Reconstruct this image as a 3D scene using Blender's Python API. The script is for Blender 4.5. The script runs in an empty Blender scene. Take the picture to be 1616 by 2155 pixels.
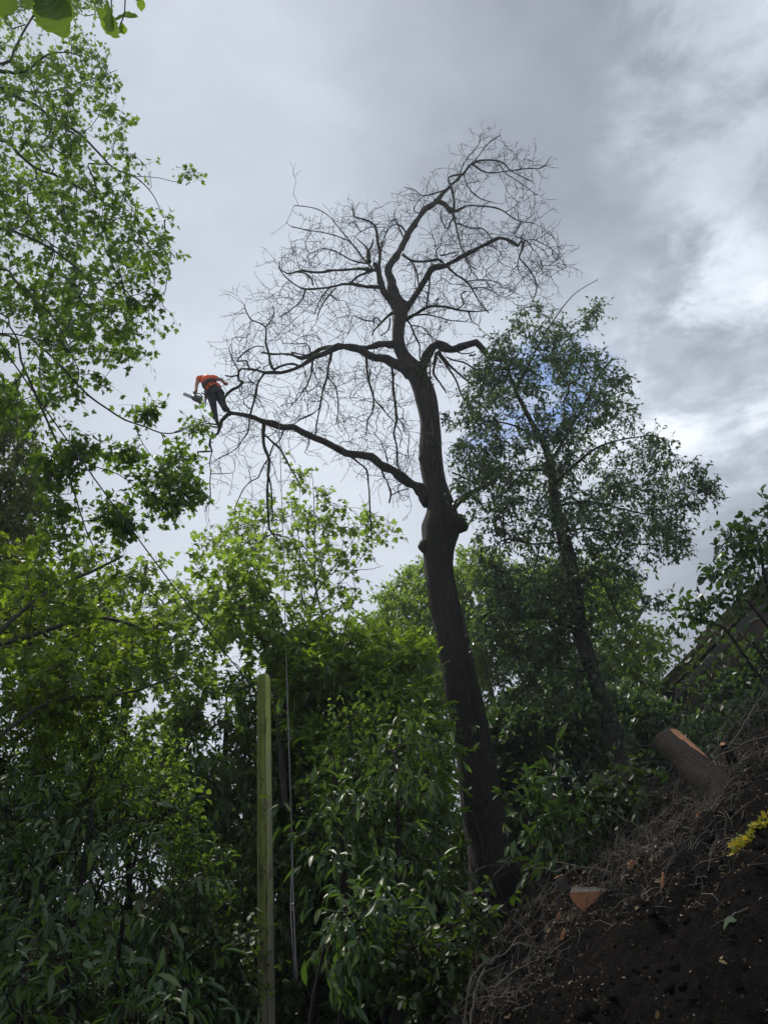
import bpy, math, random
import numpy as np
from mathutils import Vector, noise as mnoise

sc = bpy.context.scene
R = math.radians
rng = np.random.default_rng(7)
random.seed(7)

# ------------------------------------------------------------------ camera
PITCH, FOVY = R(28.0), R(66.0)
CX, CY = 808.0, 1077.5
F = CY / math.tan(FOVY / 2)
EYE = np.array([0.0, 0.0, 1.6])
cam_d = bpy.data.cameras.new("camera")
cam = bpy.data.objects.new("camera", cam_d)
sc.collection.objects.link(cam)
cam.location = EYE
cam.rotation_euler = (math.pi / 2 + PITCH, 0, 0)
cam_d.sensor_fit = 'VERTICAL'
cam_d.angle = FOVY
cam_d.clip_start = 0.05
cam_d.clip_end = 2000
sc.camera = cam


def raydir(px, py):
    dx = (px - CX) / F
    v = (CY - py) / F
    return np.array([dx, math.cos(PITCH) - v * math.sin(PITCH), math.sin(PITCH) + v * math.cos(PITCH)])


def W(px, py, y):
    """the place in the world seen at a photo point, at forward distance y metres"""
    d = raydir(px, py)
    return EYE + d * (y / d[1])


def Wv(px, py, y):
    px, py, y = np.asarray(px, float), np.asarray(py, float), np.asarray(y, float)
    dx = (px - CX) / F
    v = (CY - py) / F
    d = np.stack([dx, math.cos(PITCH) - v * math.sin(PITCH), math.sin(PITCH) + v * math.cos(PITCH)], -1)
    return EYE + d * (y / d[..., 1])[..., None]


def mpp(px, py, y):
    """metres per photo pixel there"""
    return y / raydir(px, py)[1] / F


# ------------------------------------------------------------------ sun, sky, exposure
SUN_EL, SUN_AZ = R(52), R(-38)          # azimuth from +Y, negative = left
sd = Vector((math.sin(SUN_AZ) * math.cos(SUN_EL), math.cos(SUN_AZ) * math.cos(SUN_EL), math.sin(SUN_EL)))
sl = bpy.data.lights.new("sun", 'SUN')
sl.energy = 3.4
sl.angle = R(1.5)
sl.color = (1.0, 0.94, 0.84)
so = bpy.data.objects.new("sun", sl)
sc.collection.objects.link(so)
so.rotation_euler = sd.to_track_quat('Z', 'Y').to_euler()
sc.view_settings.view_transform = 'Standard'
sc.view_settings.look = 'None'
sc.view_settings.exposure = 0.35
sc.view_settings.gamma = 1.0

world = bpy.data.worlds.new("World")
sc.world = world
world.use_nodes = True
wn, wl = world.node_tree.nodes, world.node_tree.links
wn.clear()


class NT:
    """small helper for node maths"""
    def __init__(s, tree):
        s.t, s.n, s.l = tree, tree.nodes, tree.links

    def put(s, sock, v):
        if isinstance(v, bpy.types.NodeSocket):
            s.l.new(v, sock)
        elif v is not None:
            sock.default_value = v

    def math(s, op, a, b=None, c=None, clamp=False):
        m = s.n.new('ShaderNodeMath')
        m.operation = op
        m.use_clamp = clamp
        s.put(m.inputs[0], a)
        s.put(m.inputs[1], b)
        s.put(m.inputs[2], c)
        return m.outputs[0]

    def vmath(s, op, a, b=None):
        m = s.n.new('ShaderNodeVectorMath')
        m.operation = op
        s.put(m.inputs[0], a)
        s.put(m.inputs[1], b)
        return m.outputs['Value'] if op in ('DOT_PRODUCT', 'LENGTH') else m.outputs[0]

    def noise(s, vec, scale, detail=4, rough=0.55, dist=0.0):
        m = s.n.new('ShaderNodeTexNoise')
        s.put(m.inputs['Vector'], vec)
        m.inputs['Scale'].default_value = scale
        m.inputs['Detail'].default_value = detail
        m.inputs['Roughness'].default_value = rough
        m.inputs['Distortion'].default_value = dist
        return m.outputs['Fac']

    def mapping(s, vec, scale=(1, 1, 1), rot=(0, 0, 0), loc=(0, 0, 0)):
        m = s.n.new('ShaderNodeMapping')
        s.put(m.inputs['Vector'], vec)
        m.inputs['Scale'].default_value = scale
        m.inputs['Rotation'].default_value = rot
        m.inputs['Location'].default_value = loc
        return m.outputs[0]

    def ramp(s, fac, stops, interp='LINEAR'):
        m = s.n.new('ShaderNodeValToRGB')
        m.color_ramp.interpolation = interp
        e = m.color_ramp.elements
        while len(e) < len(stops):
            e.new(0.5)
        for i, (p, c) in enumerate(stops):
            e[i].position = p
            e[i].color = (*c, 1) if len(c) == 3 else c
        s.put(m.inputs['Fac'], fac)
        return m.outputs['Color']

    def maprange(s, v, a, b, c=0.0, d=1.0, smooth=True):
        m = s.n.new('ShaderNodeMapRange')
        m.interpolation_type = 'SMOOTHSTEP' if smooth else 'LINEAR'
        s.put(m.inputs['Value'], v)
        for k, x in zip(('From Min', 'From Max', 'To Min', 'To Max'), (a, b, c, d)):
            m.inputs[k].default_value = x
        return m.outputs['Result']

    def mix(s, fac, a, b, mode='MIX'):
        m = s.n.new('ShaderNodeMix')
        m.data_type = 'RGBA'
        m.blend_type = mode
        s.put(m.inputs['Factor'], fac)
        s.put(m.inputs['A'] if False else m.inputs[6], a)
        s.put(m.inputs[7], b)
        return m.outputs[2]


w = NT(world.node_tree)
tc = wn.new('ShaderNodeTexCoord').outputs['Generated']
dirv = w.vmath('NORMALIZE', tc)
sky = wn.new('ShaderNodeTexSky')
sky.sky_type = 'NISHITA'
sky.sun_disc = False
sky.sun_elevation = SUN_EL
sky.sun_rotation = SUN_AZ % (2 * math.pi)
sky.air_density = 1.0
sky.dust_density = 0.4


def blob(px, py, r_in, r_out, amp=1.0, warp=None):
    """soft patch of cloud round one direction of the sky (angles in degrees)"""
    d = raydir(px, py)
    d = d / np.linalg.norm(d)
    v = dirv if warp is None else warp
    dt = w.vmath('DOT_PRODUCT', v, tuple(d))
    return w.maprange(dt, math.cos(R(r_out)), math.cos(R(r_in)), 0.0, amp)


nw = wn.new('ShaderNodeTexNoise')
wl.new(dirv, nw.inputs['Vector'])
nw.inputs['Scale'].default_value = 5.0
nw.inputs['Detail'].default_value = 5.0
wv = w.vmath('SUBTRACT', nw.outputs['Color'], (0.5, 0.5, 0.5))
wv = w.vmath('MULTIPLY', wv, (0.28, 0.28, 0.28))
warped = w.vmath('NORMALIZE', w.vmath('ADD', dirv, wv))

stretch = w.mapping(dirv, (1.0, 1.0, 1.9), rot=(0, 0.35, 0))
n_big = w.noise(stretch, 3.1, 4, 0.55, 0.4)
n_mid = w.noise(stretch, 7.5, 7, 0.62, 0.35)
n_fine = w.noise(stretch, 20.0, 6, 0.6, 0.2)
# brightness of the cloud sheet
val = w.math('MULTIPLY_ADD', w.math('SUBTRACT', n_big, 0.5), 0.24, 0.40)
val = w.math('MULTIPLY_ADD', w.math('SUBTRACT', n_mid, 0.5), 0.11, val)


def addto(v, a):
    return w.math('ADD', v, a)


val = addto(val, blob(760, 1120, 0, 24, 0.14))        # bright low middle
val = addto(val, blob(300, 1000, 0, 22, 0.06))
val = addto(val, blob(560, 250, 0, 16, 0.07, warped))
val = addto(val, blob(1080, 90, 0, 17, -0.08, warped))    # darker belly top middle
val = addto(val, blob(1400, 420, 0, 15, -0.07, warped))
tx = w.maprange(n_mid, 0.40, 0.63)
tx2 = w.maprange(n_fine, 0.35, 0.68)
txx = w.math('MULTIPLY_ADD', tx, 0.75, w.math('MULTIPLY', tx2, 0.25))
br = w.math('MULTIPLY', blob(1500, 800, 3, 12, 1.0, warped), w.math('MULTIPLY_ADD', txx, 0.42, 0.05))
val = addto(val, br)
br2 = w.math('MULTIPLY', blob(1540, 210, 2, 10, 1.0, warped), w.math('MULTIPLY_ADD', txx, 0.20, 0.02))
val = addto(val, br2)
val = addto(val, blob(1440, 655, 0, 6, -0.08, warped))
val = addto(val, blob(1560, 1030, 0, 8, -0.12, warped))
val = addto(val, blob(1480, 1330, 0, 9, -0.10, warped))
# unseen sky overhead and behind brightened, an added fill for the leaf fronts
back = w.maprange(w.vmath('DOT_PRODUCT', dirv, tuple(raydir(CX, CY) / np.linalg.norm(raydir(CX, CY)))), -0.1, 0.70, 1.4, 1.0)
val = w.math('MULTIPLY', w.math('MAXIMUM', val, 0.10), back)
cloudc = w.ramp(w.math('MULTIPLY', val, 1.0), [(0.0, (0.0, 0.0, 0.0)), (0.25, (0.212, 0.244, 0.296)),
                                               (0.5, (0.442, 0.492, 0.568)), (0.75, (0.70, 0.755, 0.83)), (1.0, (1, 1, 1))])
sc10 = w.vmath('MULTIPLY', cloudc, (10, 10, 10))
hole = w.math('MULTIPLY', blob(1120, 860, 1.5, 5.0, 0.9, warped), w.maprange(n_mid, 0.38, 0.55, 0.35, 1.0), clamp=True)
skyb = w.vmath('MULTIPLY', sky.outputs['Color'], (0.9, 1.05, 1.35))
col = w.mix(hole, sc10, skyb)
bg = wn.new('ShaderNodeBackground')
bg.inputs['Strength'].default_value = 0.1
wl.new(col, bg.inputs['Color'])
wo = wn.new('ShaderNodeOutputWorld')
wl.new(bg.outputs[0], wo.inputs['Surface'])

sc.cycles.max_bounces = 6
sc.cycles.diffuse_bounces = 3
sc.cycles.glossy_bounces = 2
sc.cycles.transmission_bounces = 3


# ------------------------------------------------------------------ mesh tools
def link(o, parent=None):
    sc.collection.objects.link(o)
    if parent is not None:
        o.parent = parent
    return o


def tag(o, label=None, cat=None, group=None, kind=None):
    for k, v in (('label', label), ('category', cat), ('group', group), ('kind', kind)):
        if v:
            o[k] = v
    return o


def thing(name, loc, label, cat, group=None):
    o = bpy.data.objects.new(name, None)
    o.location = tuple(loc)
    link(o)
    return tag(o, label, cat, group)


def np_mesh(name, verts, faces, mat, parent=None, smooth=True, attrs=None):
    """verts (N,3), faces: list of int arrays (M,k). Kept in world space, moved under the parent's origin."""
    verts = np.asarray(verts, float).copy()
    if parent is not None:
        verts -= np.array(parent.location)
    me = bpy.data.meshes.new(name)
    faces = [np.asarray(f, np.int32) for f in faces if len(f)]
    nl = sum(f.size for f in faces)
    nf = sum(len(f) for f in faces)
    me.vertices.add(len(verts))
    me.vertices.foreach_set('co', verts.astype(np.float32).ravel())
    me.loops.add(nl)
    me.polygons.add(nf)
    me.loops.foreach_set('vertex_index', np.concatenate([f.ravel() for f in faces]))
    tot = np.concatenate([np.full(len(f), f.shape[1], np.int32) for f in faces])
    st = np.concatenate([[0], np.cumsum(tot)[:-1]]).astype(np.int32)
    me.polygons.foreach_set('loop_start', st)
    me.polygons.foreach_set('loop_total', tot)
    me.polygons.foreach_set('use_smooth', np.full(nf, smooth))
    if attrs:
        for k, a in attrs.items():
            at = me.attributes.new(k, 'FLOAT', 'POINT')
            at.data.foreach_set('value', np.asarray(a, np.float32))
    me.update(calc_edges=True)
    me.validate()
    for m in (mat if isinstance(mat, (list, tuple)) else [mat]):
        me.materials.append(m)
    o = bpy.data.objects.new(name, me)
    return link(o, parent)


def unit(a):
    return a / (np.linalg.norm(a, axis=-1, keepdims=True) + 1e-9)


def tubes(chains, sides=6, cap=True):
    """chains: list of (P (n,3), r (n,)). Returns verts, quads"""
    if not chains:
        return np.zeros((0, 3)), np.zeros((0, 4), int)
    if cap:
        cc = []
        for P, r in chains:
            d = P[-1] - P[-2]
            d = d / (np.linalg.norm(d) + 1e-9)
            cc.append((np.vstack([P, P[-1] + d * r[-1] * .3]), np.append(r, r[-1] * .02)))
        chains = cc
    P = np.concatenate([c[0] for c in chains])
    r = np.concatenate([c[1] for c in chains])
    ln = np.array([len(c[0]) for c in chains])
    cid = np.repeat(np.arange(len(chains)), ln)
    same = cid[1:] == cid[:-1]
    seg = P[1:] - P[:-1]
    seg[~same] = 0
    T = np.zeros_like(P)
    T[:-1] += unit(seg) * same[:, None]
    T[1:] += unit(seg) * same[:, None]
    T = unit(T)
    ref = np.tile(np.array([0.05, 0.99, 0.1]), (len(P), 1))
    al = np.abs(T[:, 1]) > 0.93
    ref[al] = (0.99, 0.05, 0.1)
    U = unit(np.cross(T, ref))
    V = np.cross(U, T)
    a = np.arange(sides) * 2 * np.pi / sides
    ring = P[:, None] + r[:, None, None] * (np.cos(a)[None, :, None] * U[:, None] + np.sin(a)[None, :, None] * V[:, None])
    idx = np.nonzero(same)[0]
    k = np.arange(sides)
    k2 = (k + 1) % sides
    q = np.stack([idx[:, None] * sides + k, idx[:, None] * sides + k2,
                  (idx[:, None] + 1) * sides + k2, (idx[:, None] + 1) * sides + k], -1).reshape(-1, 4)
    return ring.reshape(-1, 3), q


class Geo:
    def __init__(s):
        s.v, s.f, s.n, s.a = [], [], 0, []

    def add(s, v, f, rnd=None):
        if len(v) == 0:
            return s
        s.v.append(np.asarray(v, float))
        fs = f if isinstance(f, list) else [f]
        for x in fs:
            s.f.append(np.asarray(x, int) + s.n)
        s.n += len(v)
        s.a.append(np.zeros(len(v)) if rnd is None else rnd)
        return s

    def build(s, name, mat, parent=None, smooth=True):
        byk = {}
        for f in s.f:
            byk.setdefault(f.shape[1], []).append(f)
        return np_mesh(name, np.concatenate(s.v), [np.concatenate(x) for x in byk.values()], mat, parent, smooth,
                       {'rnd': np.concatenate(s.a)})


def crspline(P, step):
    """Catmull-Rom through the rows of P (any columns); resampled about every step metres"""
    P = np.asarray(P, float)
    if len(P) < 3:
        n = max(2, int(np.linalg.norm(P[-1, :3] - P[0, :3]) / step) + 1)
        t = np.linspace(0, 1, n)[:, None]
        return P[0] * (1 - t) + P[-1] * t
    Q = np.vstack([2 * P[0] - P[1], P, 2 * P[-1] - P[-2]])
    out = []
    for i in range(1, len(Q) - 2):
        n = max(1, int(round(np.linalg.norm(Q[i + 1, :3] - Q[i, :3]) / step)))
        t = np.arange(n)[:, None] / n
        p0, p1, p2, p3 = Q[i - 1], Q[i], Q[i + 1], Q[i + 2]
        out.append(.5 * ((2 * p1) + (-p0 + p2) * t + (2 * p0 - 5 * p1 + 4 * p2 - p3) * t ** 2 + (-p0 + 3 * p1 - 3 * p2 + p3) * t ** 3))
    out.append(P[-1][None])
    return np.concatenate(out)


class Tree:
    """a branching skeleton: traced limbs, then limbs grown towards given places"""
    def __init__(s):
        s.pos, s.par, s.rad, s.dep, s.px = [], [], [], [], []
        s.limbs = []
        s.tips = []

    def limb(s, pts, root=False, y0=None, dy=0.0, step=0.12, wob=0.0, sc_=1.0, ylist=None):
        """pts: (px, py, width px). It starts at the depth of the nearest traced point and drifts by dy metres"""
        pts = [tuple(p) for p in pts]
        if y0 is None:
            X = np.array(s.px)
            k = int(np.argmin((X[:, 0] - pts[0][0]) ** 2 + (X[:, 1] - pts[0][1]) ** 2))
            y0 = s.dep[k]
            par = k
        else:
            par = -1 if not s.pos else (len(s.pos) - 1 if root is None else -1)
        L = [0]
        for a, b in zip(pts, pts[1:]):
            L.append(L[-1] + math.hypot(a[0] - b[0], a[1] - b[1]))
        tot = L[-1] or 1
        rows = []
        for i, p in enumerate(pts):
            y = y0 + dy * L[i] / tot if ylist is None else ylist[i]
            q = W(p[0], p[1], y)
            rows.append([*q, p[2] * .5 * sc_ * mpp(p[0], p[1], y), p[0], p[1], y])
        S = crspline(rows, step)
        if wob:
            for c in range(3):
                S[1:-1, c] += np.convolve(rng.normal(0, wob, len(S) + 4), np.ones(3) / 3, 'same')[:len(S) - 2] if len(S) > 2 else 0
        S[:, 3] = np.maximum(S[:, 3], 0.004)
        base = len(s.pos)
        for i, r in enumerate(S):
            s.pos.append(r[:3])
            s.par.append(par if i == 0 else base + i - 1)
            s.rad.append(r[3])
            s.px.append((r[4], r[5]))
            s.dep.append(r[6])
        s.limbs.append((S[:, :3].copy(), S[:, 3].copy()))
        return s

    def limb3(s, pts, step=0.3):
        """traced in metres: (x, y, z, radius)"""
        S = crspline(pts, step)
        base = len(s.pos)
        par = -1
        if s.pos:
            par = int(np.argmin(np.linalg.norm(np.array(s.pos) - S[0, :3], axis=1)))
        for i, r in enumerate(S):
            s.pos.append(r[:3])
            s.par.append(par if i == 0 else base + i - 1)
            s.rad.append(r[3])
            s.px.append((-9999, -9999))
            s.dep.append(r[1])
        s.limbs.append((S[:, :3].copy(), S[:, 3].copy()))
        return s

    def grow(s, targets, step=0.3, jit=0.06, tip=0.006, pw=2.3, up=0.0, maxfix=1.0):
        nfix = len(s.pos)
        T = np.asarray(targets, float)
        P = np.array(s.pos)
        d0 = np.array([np.min(np.linalg.norm(P - t, axis=1)) for t in T])
        T = T[np.argsort(d0)]
        cap = nfix + len(T) * 60
        N = np.zeros((cap, 3))
        N[:nfix] = P
        n = nfix
        par = list(s.par)
        tips = []
        for t in T:
            d = np.linalg.norm(N[:n] - t, axis=1)
            k = int(np.argmin(d))
            L = d[k]
            if L < 0.02 or n > cap - 80:
                continue
            pk = par[k]
            pd = unit(N[k] - N[pk]) if pk >= 0 else np.array([0, 0, 1.0])
            td = (t - N[k]) / L
            c = N[k] + (pd * .45 + td * .35 + np.array([0, 0, up])) * L * .6 + rng.normal(0, jit * L * .6, 3)
            m = min(60, max(2, int(L / step) + 1))
            prev = k
            for j in range(1, m + 1):
                u = j / m
                q = (1 - u) ** 2 * N[k] + 2 * u * (1 - u) * c + u * u * t
                if j < m:
                    q = q + rng.normal(0, jit * step, 3)
                N[n] = q
                par.append(prev)
                prev = n
                n += 1
            tips.append(prev)
        N = N[:n]
        par = np.array(par)
        acc = np.zeros(n)
        kids = np.zeros(n, int)
        for i in range(n - 1, nfix - 1, -1):
            r = tip if kids[i] == 0 else acc[i] ** (1 / pw)
            acc[i] = r ** pw
            kids[par[i]] += 1
            acc[par[i]] += acc[i]
        rad = np.zeros(n)
        rad[:nfix] = s.rad
        rad[nfix:] = acc[nfix:] ** (1 / pw)
        # chains
        best = {}
        for i in range(nfix, n):
            p = par[i]
            if p >= nfix and (p not in best or rad[i] > rad[best[p]]):
                best[p] = i
        chains = []
        for i in range(nfix, n):
            p = par[i]
            if p >= nfix and best.get(p) == i:
                continue
            ids = [i]
            while ids[-1] in best:
                ids.append(best[ids[-1]])
            pr = min(rad[p], rad[i] * 1.15) if p >= 0 else rad[i]
            PP = np.vstack([N[p][None], N[ids]]) if p >= 0 else N[ids]
            rr = np.concatenate([[pr], rad[ids]]) if p >= 0 else rad[ids]
            if len(PP) > 1:
                chains.append((PP, rr))
        s.gchains = chains
        s.N, s.P_, s.Rr = N, par, rad
        s.tips = np.array(tips, int)
        return s

    def limb_geo(s, g, sides=10, lump=0.0):
        thick = [c for c in s.limbs if c[1].max() > .03]
        thin = [c for c in s.limbs if c[1].max() <= .03]
        for grp, sd in ((thick, sides), (thin, 5)):
            v, f = tubes(grp, sd)
            g.add(v, f)
        return g

    def twig_geo(s, g, sides=4):
        a = [c for c in s.gchains if c[1].max() > .025]
        b = [c for c in s.gchains if c[1].max() <= .025]
        v, f = tubes(a, 7)
        g.add(v, f)
        v, f = tubes(b, sides, cap=False)
        g.add(v, f)
        return g


def shoots(S, D, length, k=5, curl=0.35, droop=0.1, seed=None):
    """random curved twigs from starts S along D; length (n,). returns (n,k+1,3)"""
    n = len(S)
    P = np.zeros((n, k + 1, 3))
    P[:, 0] = S
    D = unit(D)
    bend = rng.normal(0, curl * .5, (n, 3))
    for j in range(k):
        D = unit(D + bend / k * 2 + rng.normal(0, curl / math.sqrt(k), (n, 3)) + np.array([0, 0, -droop]) / k)
        P[:, j + 1] = P[:, j] + D * (length / k)[:, None]
    return P


def shoot_chains(P, r0, r1):
    k = P.shape[1]
    r = np.linspace(r0, r1, k)
    return [(p, r) for p in P]


def tube_batch(P, r0, r1, sides=3):
    """all shoots have the same number of points: quick version"""
    n, k, _ = P.shape
    seg = np.diff(P, axis=1)
    T = np.zeros_like(P)
    T[:, :-1] += unit(seg)
    T[:, 1:] += unit(seg)
    T = unit(T)
    ref = np.array([0.3, 0.9, 0.2])
    U = unit(np.cross(T, ref))
    V = np.cross(U, T)
    a = np.arange(sides) * 2 * np.pi / sides
    r = np.linspace(r0, r1, k)[None, :, None, None]
    ring = P[:, :, None] + r * (np.cos(a)[:, None] * U[:, :, None] + np.sin(a)[:, None] * V[:, :, None])
    i = (np.arange(n)[:, None] * k + np.arange(k - 1)[None]).ravel()
    kk = np.arange(sides)
    k2 = (kk + 1) % sides
    q = np.stack([i[:, None] * sides + kk, i[:, None] * sides + k2, (i[:, None] + 1) * sides + k2, (i[:, None] + 1) * sides + kk], -1)
    return ring.reshape(-1, 3), q.reshape(-1, 4)


# leaf outlines: base at the origin, tip at y = 1
def _tpl(half, mid, fold, curl):
    """half: right-hand outline (x, y) from base to tip; mid: y of the points along the midrib"""
    v = [(0, 0)] + half + [(0, 1)] + [(-x, y) for x, y in reversed(half)]
    v = np.array([(x, y, abs(x) * fold - curl * y * y) for x, y in v])
    m = np.array([(0, y, -curl * y * y) for y in mid])
    return v, m


def t_maple():
    half = [(.34, -.06), (.27, .12), (.50, .20), (.58, .46), (.36, .40), (.22, .52), (.27, .74), (.12, .78)]
    v, m = _tpl(half, [.30], .22, .16)
    n = len(v)
    V = np.vstack([v, m])
    f = [(n, i, (i + 1) % n) for i in range(n)]
    return V, np.array(f)


def t_strip(half, fold, curl):
    h = len(half)
    v, m = _tpl(half, [y for _, y in half], fold, curl)
    V = np.vstack([v, m])
    b, t = 0, h + 1
    Rr = list(range(1, h + 1))
    Lf = list(range(2 * h + 1, h + 1, -1))
    M = list(range(2 * h + 2, 3 * h + 2))
    f = [(b, Rr[0], M[0]), (b, M[0], Lf[0])]
    for i in range(h - 1):
        f += [(Rr[i], Rr[i + 1], M[i + 1]), (Rr[i], M[i + 1], M[i]), (Lf[i], M[i], M[i + 1]), (Lf[i], M[i + 1], Lf[i + 1])]
    f += [(Rr[-1], t, M[-1]), (M[-1], t, Lf[-1])]
    return V, np.array(f)


LEAF = {
    'maple': t_maple(),
    'laurel': t_strip([(.09, .18), (.145, .45), (.115, .75)], .5, .25),
    'laurel_far': t_strip([(.17, .4)], .3, .2),
    'oval': t_strip([(.22, .2), (.29, .5), (.18, .82)], .25, .12),
    'small': t_strip([(.24, .42)], .3, .1),
    'long': t_strip([(.09, .25), (.11, .6)], .3, .25),
}


def leaf_geo(g, kind, P, A, Nn, S):
    V, Fc = LEAF[kind]
    A = unit(A)
    X = unit(np.cross(A, Nn))
    Z = np.cross(X, A)
    n = len(P)
    wv = rng.uniform(.8, 1.15, n)
    v = P[:, None] + S[:, None, None] * (V[None, :, 0, None] * X[:, None] * wv[:, None, None] + V[None, :, 1, None] * A[:, None]
                                         + V[None, :, 2, None] * Z[:, None])
    f = Fc[None] + (np.arange(n) * len(V))[:, None, None]
    g.add(v.reshape(-1, 3), f.reshape(-1, 3), np.repeat(rng.random(n), len(V)))


def leaves_on(g, P, per, kind, size, sd=.25, petiole=.0, along=.5, side=.8, droop=.4, up=1.0, nrand=.5, start=.15):
    """per leaves on each shoot of P (n,k,3)"""
    n, k, _ = P.shape
    u = rng.uniform(start, 1.0, (n, per))
    u[:, -1] = 1.0
    x = u * (k - 1)
    i = np.minimum(x.astype(int), k - 2)
    fr = (x - i)[..., None]
    a = np.take_along_axis(P, i[..., None].repeat(3, -1), 1)
    b = np.take_along_axis(P, (i + 1)[..., None].repeat(3, -1), 1)
    B = (a * (1 - fr) + b * fr).reshape(-1, 3)
    D = unit(b - a).reshape(-1, 3)
    rd = unit(rng.normal(0, 1, B.shape))
    A = unit(D * along + rd * side + np.array([0, 0, -droop]))
    Nn = unit(np.array([0, 0, up]) + rng.normal(0, nrand, B.shape))
    S = size * np.clip(rng.normal(1, sd, len(B)), .4, 1.6)
    if petiole:
        B = B + unit(rd + D * .5) * petiole * rng.uniform(.5, 1.2, (len(B), 1))
    leaf_geo(g, kind, B, A, Nn, S)


def inpoly(poly, x, y):
    poly = np.asarray(poly, float)
    c = np.zeros(len(x), bool)
    j = len(poly) - 1
    for i in range(len(poly)):
        xi, yi = poly[i]
        xj, yj = poly[j]
        hit = ((yi > y) != (yj > y)) & (x < (xj - xi) * (y - yi) / (yj - yi + 1e-9) + xi)
        c ^= hit
        j = i
    return c


def edgedist(poly, x, y):
    poly = np.asarray(poly, float)
    d = np.full(len(x), 1e9)
    for i in range(len(poly)):
        a, b = poly[i - 1], poly[i]
        ab = b - a
        t = np.clip(((x - a[0]) * ab[0] + (y - a[1]) * ab[1]) / (ab @ ab + 1e-9), 0, 1)
        d = np.minimum(d, np.hypot(x - a[0] - t * ab[0], y - a[1] - t * ab[1]))
    return d


def fill(poly, n, yc, thick, rpx=110, clump=0.0, cs=1.2, ygrad=0.0, mg=12):
    """n places inside the solid whose outline, seen from the path, is poly; thick = half depth in metres"""
    poly = np.asarray(poly, float)
    out = []
    lo, hi = poly.min(0), poly.max(0)
    got = 0
    while got < n:
        m = n * 4
        x, y = rng.uniform(lo[0], hi[0], m), rng.uniform(lo[1], hi[1], m)
        k = inpoly(poly, x, y)
        x, y = x[k], y[k]
        e0 = edgedist(poly, x, y)
        k = e0 > mg
        x, y, e0 = x[k], y[k], e0[k]
        e = np.clip((e0 - mg) / rpx, 0, 1)
        h = thick * np.sqrt(1 - (1 - e) ** 2)
        dd = rng.uniform(-1, 1, len(x)) * h
        yy = yc + ygrad * (y - poly[:, 1].mean()) / 100 + dd
        Q = Wv(x, y, yy)
        if clump > 0:
            kk = np.array([mnoise.noise(Vector(q * cs)) for q in Q])
            Q = Q[kk > clump * .5 - .25 + rng.uniform(-.15, .1, len(Q))]
        out.append(Q)
        got += len(Q)
    return np.concatenate(out)[:n]


# ------------------------------------------------------------------ materials
def new_mat(name):
    m = bpy.data.materials.new(name)
    m.use_nodes = True
    t = NT(m.node_tree)
    bsdf = m.node_tree.nodes['Principled BSDF']
    return m, t, bsdf


def leaf_mat(name, dark, light, trans, tw=.4, rough=.45, spec=.5, extra=None):
    m, t, b = new_mat(name)
    at = t.n.new('ShaderNodeAttribute')
    at.attribute_name = 'rnd'
    r = at.outputs['Fac']
    geo = t.n.new('ShaderNodeNewGeometry')
    big = t.noise(geo.outputs['Position'], 1.1, 2)
    fac = t.math('MULTIPLY_ADD', t.math('SUBTRACT', big, .5), .9, r, clamp=True)
    stops = [(0, dark), (.75, light), (1, extra or light)]
    c = t.ramp(fac, stops)
    t.put(b.inputs['Base Color'], c)
    b.inputs['Roughness'].default_value = rough
    b.inputs['Specular IOR Level'].default_value = spec
    tr = t.n.new('ShaderNodeBsdfTranslucent')
    tc_ = t.mix(fac, (*[x * .55 for x in trans], 1), (*trans, 1))
    t.put(tr.inputs['Color'], tc_)
    mx = t.n.new('ShaderNodeMixShader')
    mx.inputs[0].default_value = tw
    t.l.new(b.outputs[0], mx.inputs[1])
    t.l.new(tr.outputs[0], mx.inputs[2])
    t.l.new(mx.outputs[0], t.n['Material Output'].inputs['Surface'])
    return m


M = {}
M['maple'] = leaf_mat('maple_leaf', (.022, .052, .010), (.070, .130, .017), (.26, .45, .035), .45, .5, .4)
M['maple_young'] = leaf_mat('young_maple_leaf', (.042, .085, .014), (.10, .17, .026), (.38, .58, .06), .48, .5, .4)
M['maple_yellow'] = leaf_mat('yellow_green_leaf', (.030, .066, .011), (.088, .150, .017), (.34, .50, .035), .46, .5, .4)
M['far'] = leaf_mat('spring_leaf', (.040, .085, .014), (.10, .17, .026), (.34, .54, .05), .45, .6, .3)
M['laurel'] = leaf_mat('laurel_leaf', (.020, .046, .019), (.054, .102, .038), (.18, .34, .035), .28, .44, .42, (.095, .125, .04))
M['laurel_bright'] = leaf_mat('new_laurel_leaf', (.034, .074, .016), (.088, .16, .024), (.36, .58, .03), .42, .36, .5)
M['ivy'] = leaf_mat('ivy_leaf', (.022, .048, .026), (.050, .095, .044), (.17, .31, .07), .34, .36, .5)
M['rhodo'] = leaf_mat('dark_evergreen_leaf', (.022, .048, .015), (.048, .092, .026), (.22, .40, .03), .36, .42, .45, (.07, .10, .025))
M['bush'] = leaf_mat('oval_leaf', (.020, .046, .020), (.048, .095, .034), (.15, .30, .03), .32, .36, .5)
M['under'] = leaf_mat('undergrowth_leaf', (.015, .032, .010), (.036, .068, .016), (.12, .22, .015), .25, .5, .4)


def nzc(t, v, sc_):
    m = t.n.new('ShaderNodeTexNoise')
    t.put(m.inputs['Vector'], v)
    m.inputs['Scale'].default_value = sc_
    m.inputs['Detail'].default_value = 4
    return m.outputs['Color']


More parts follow.
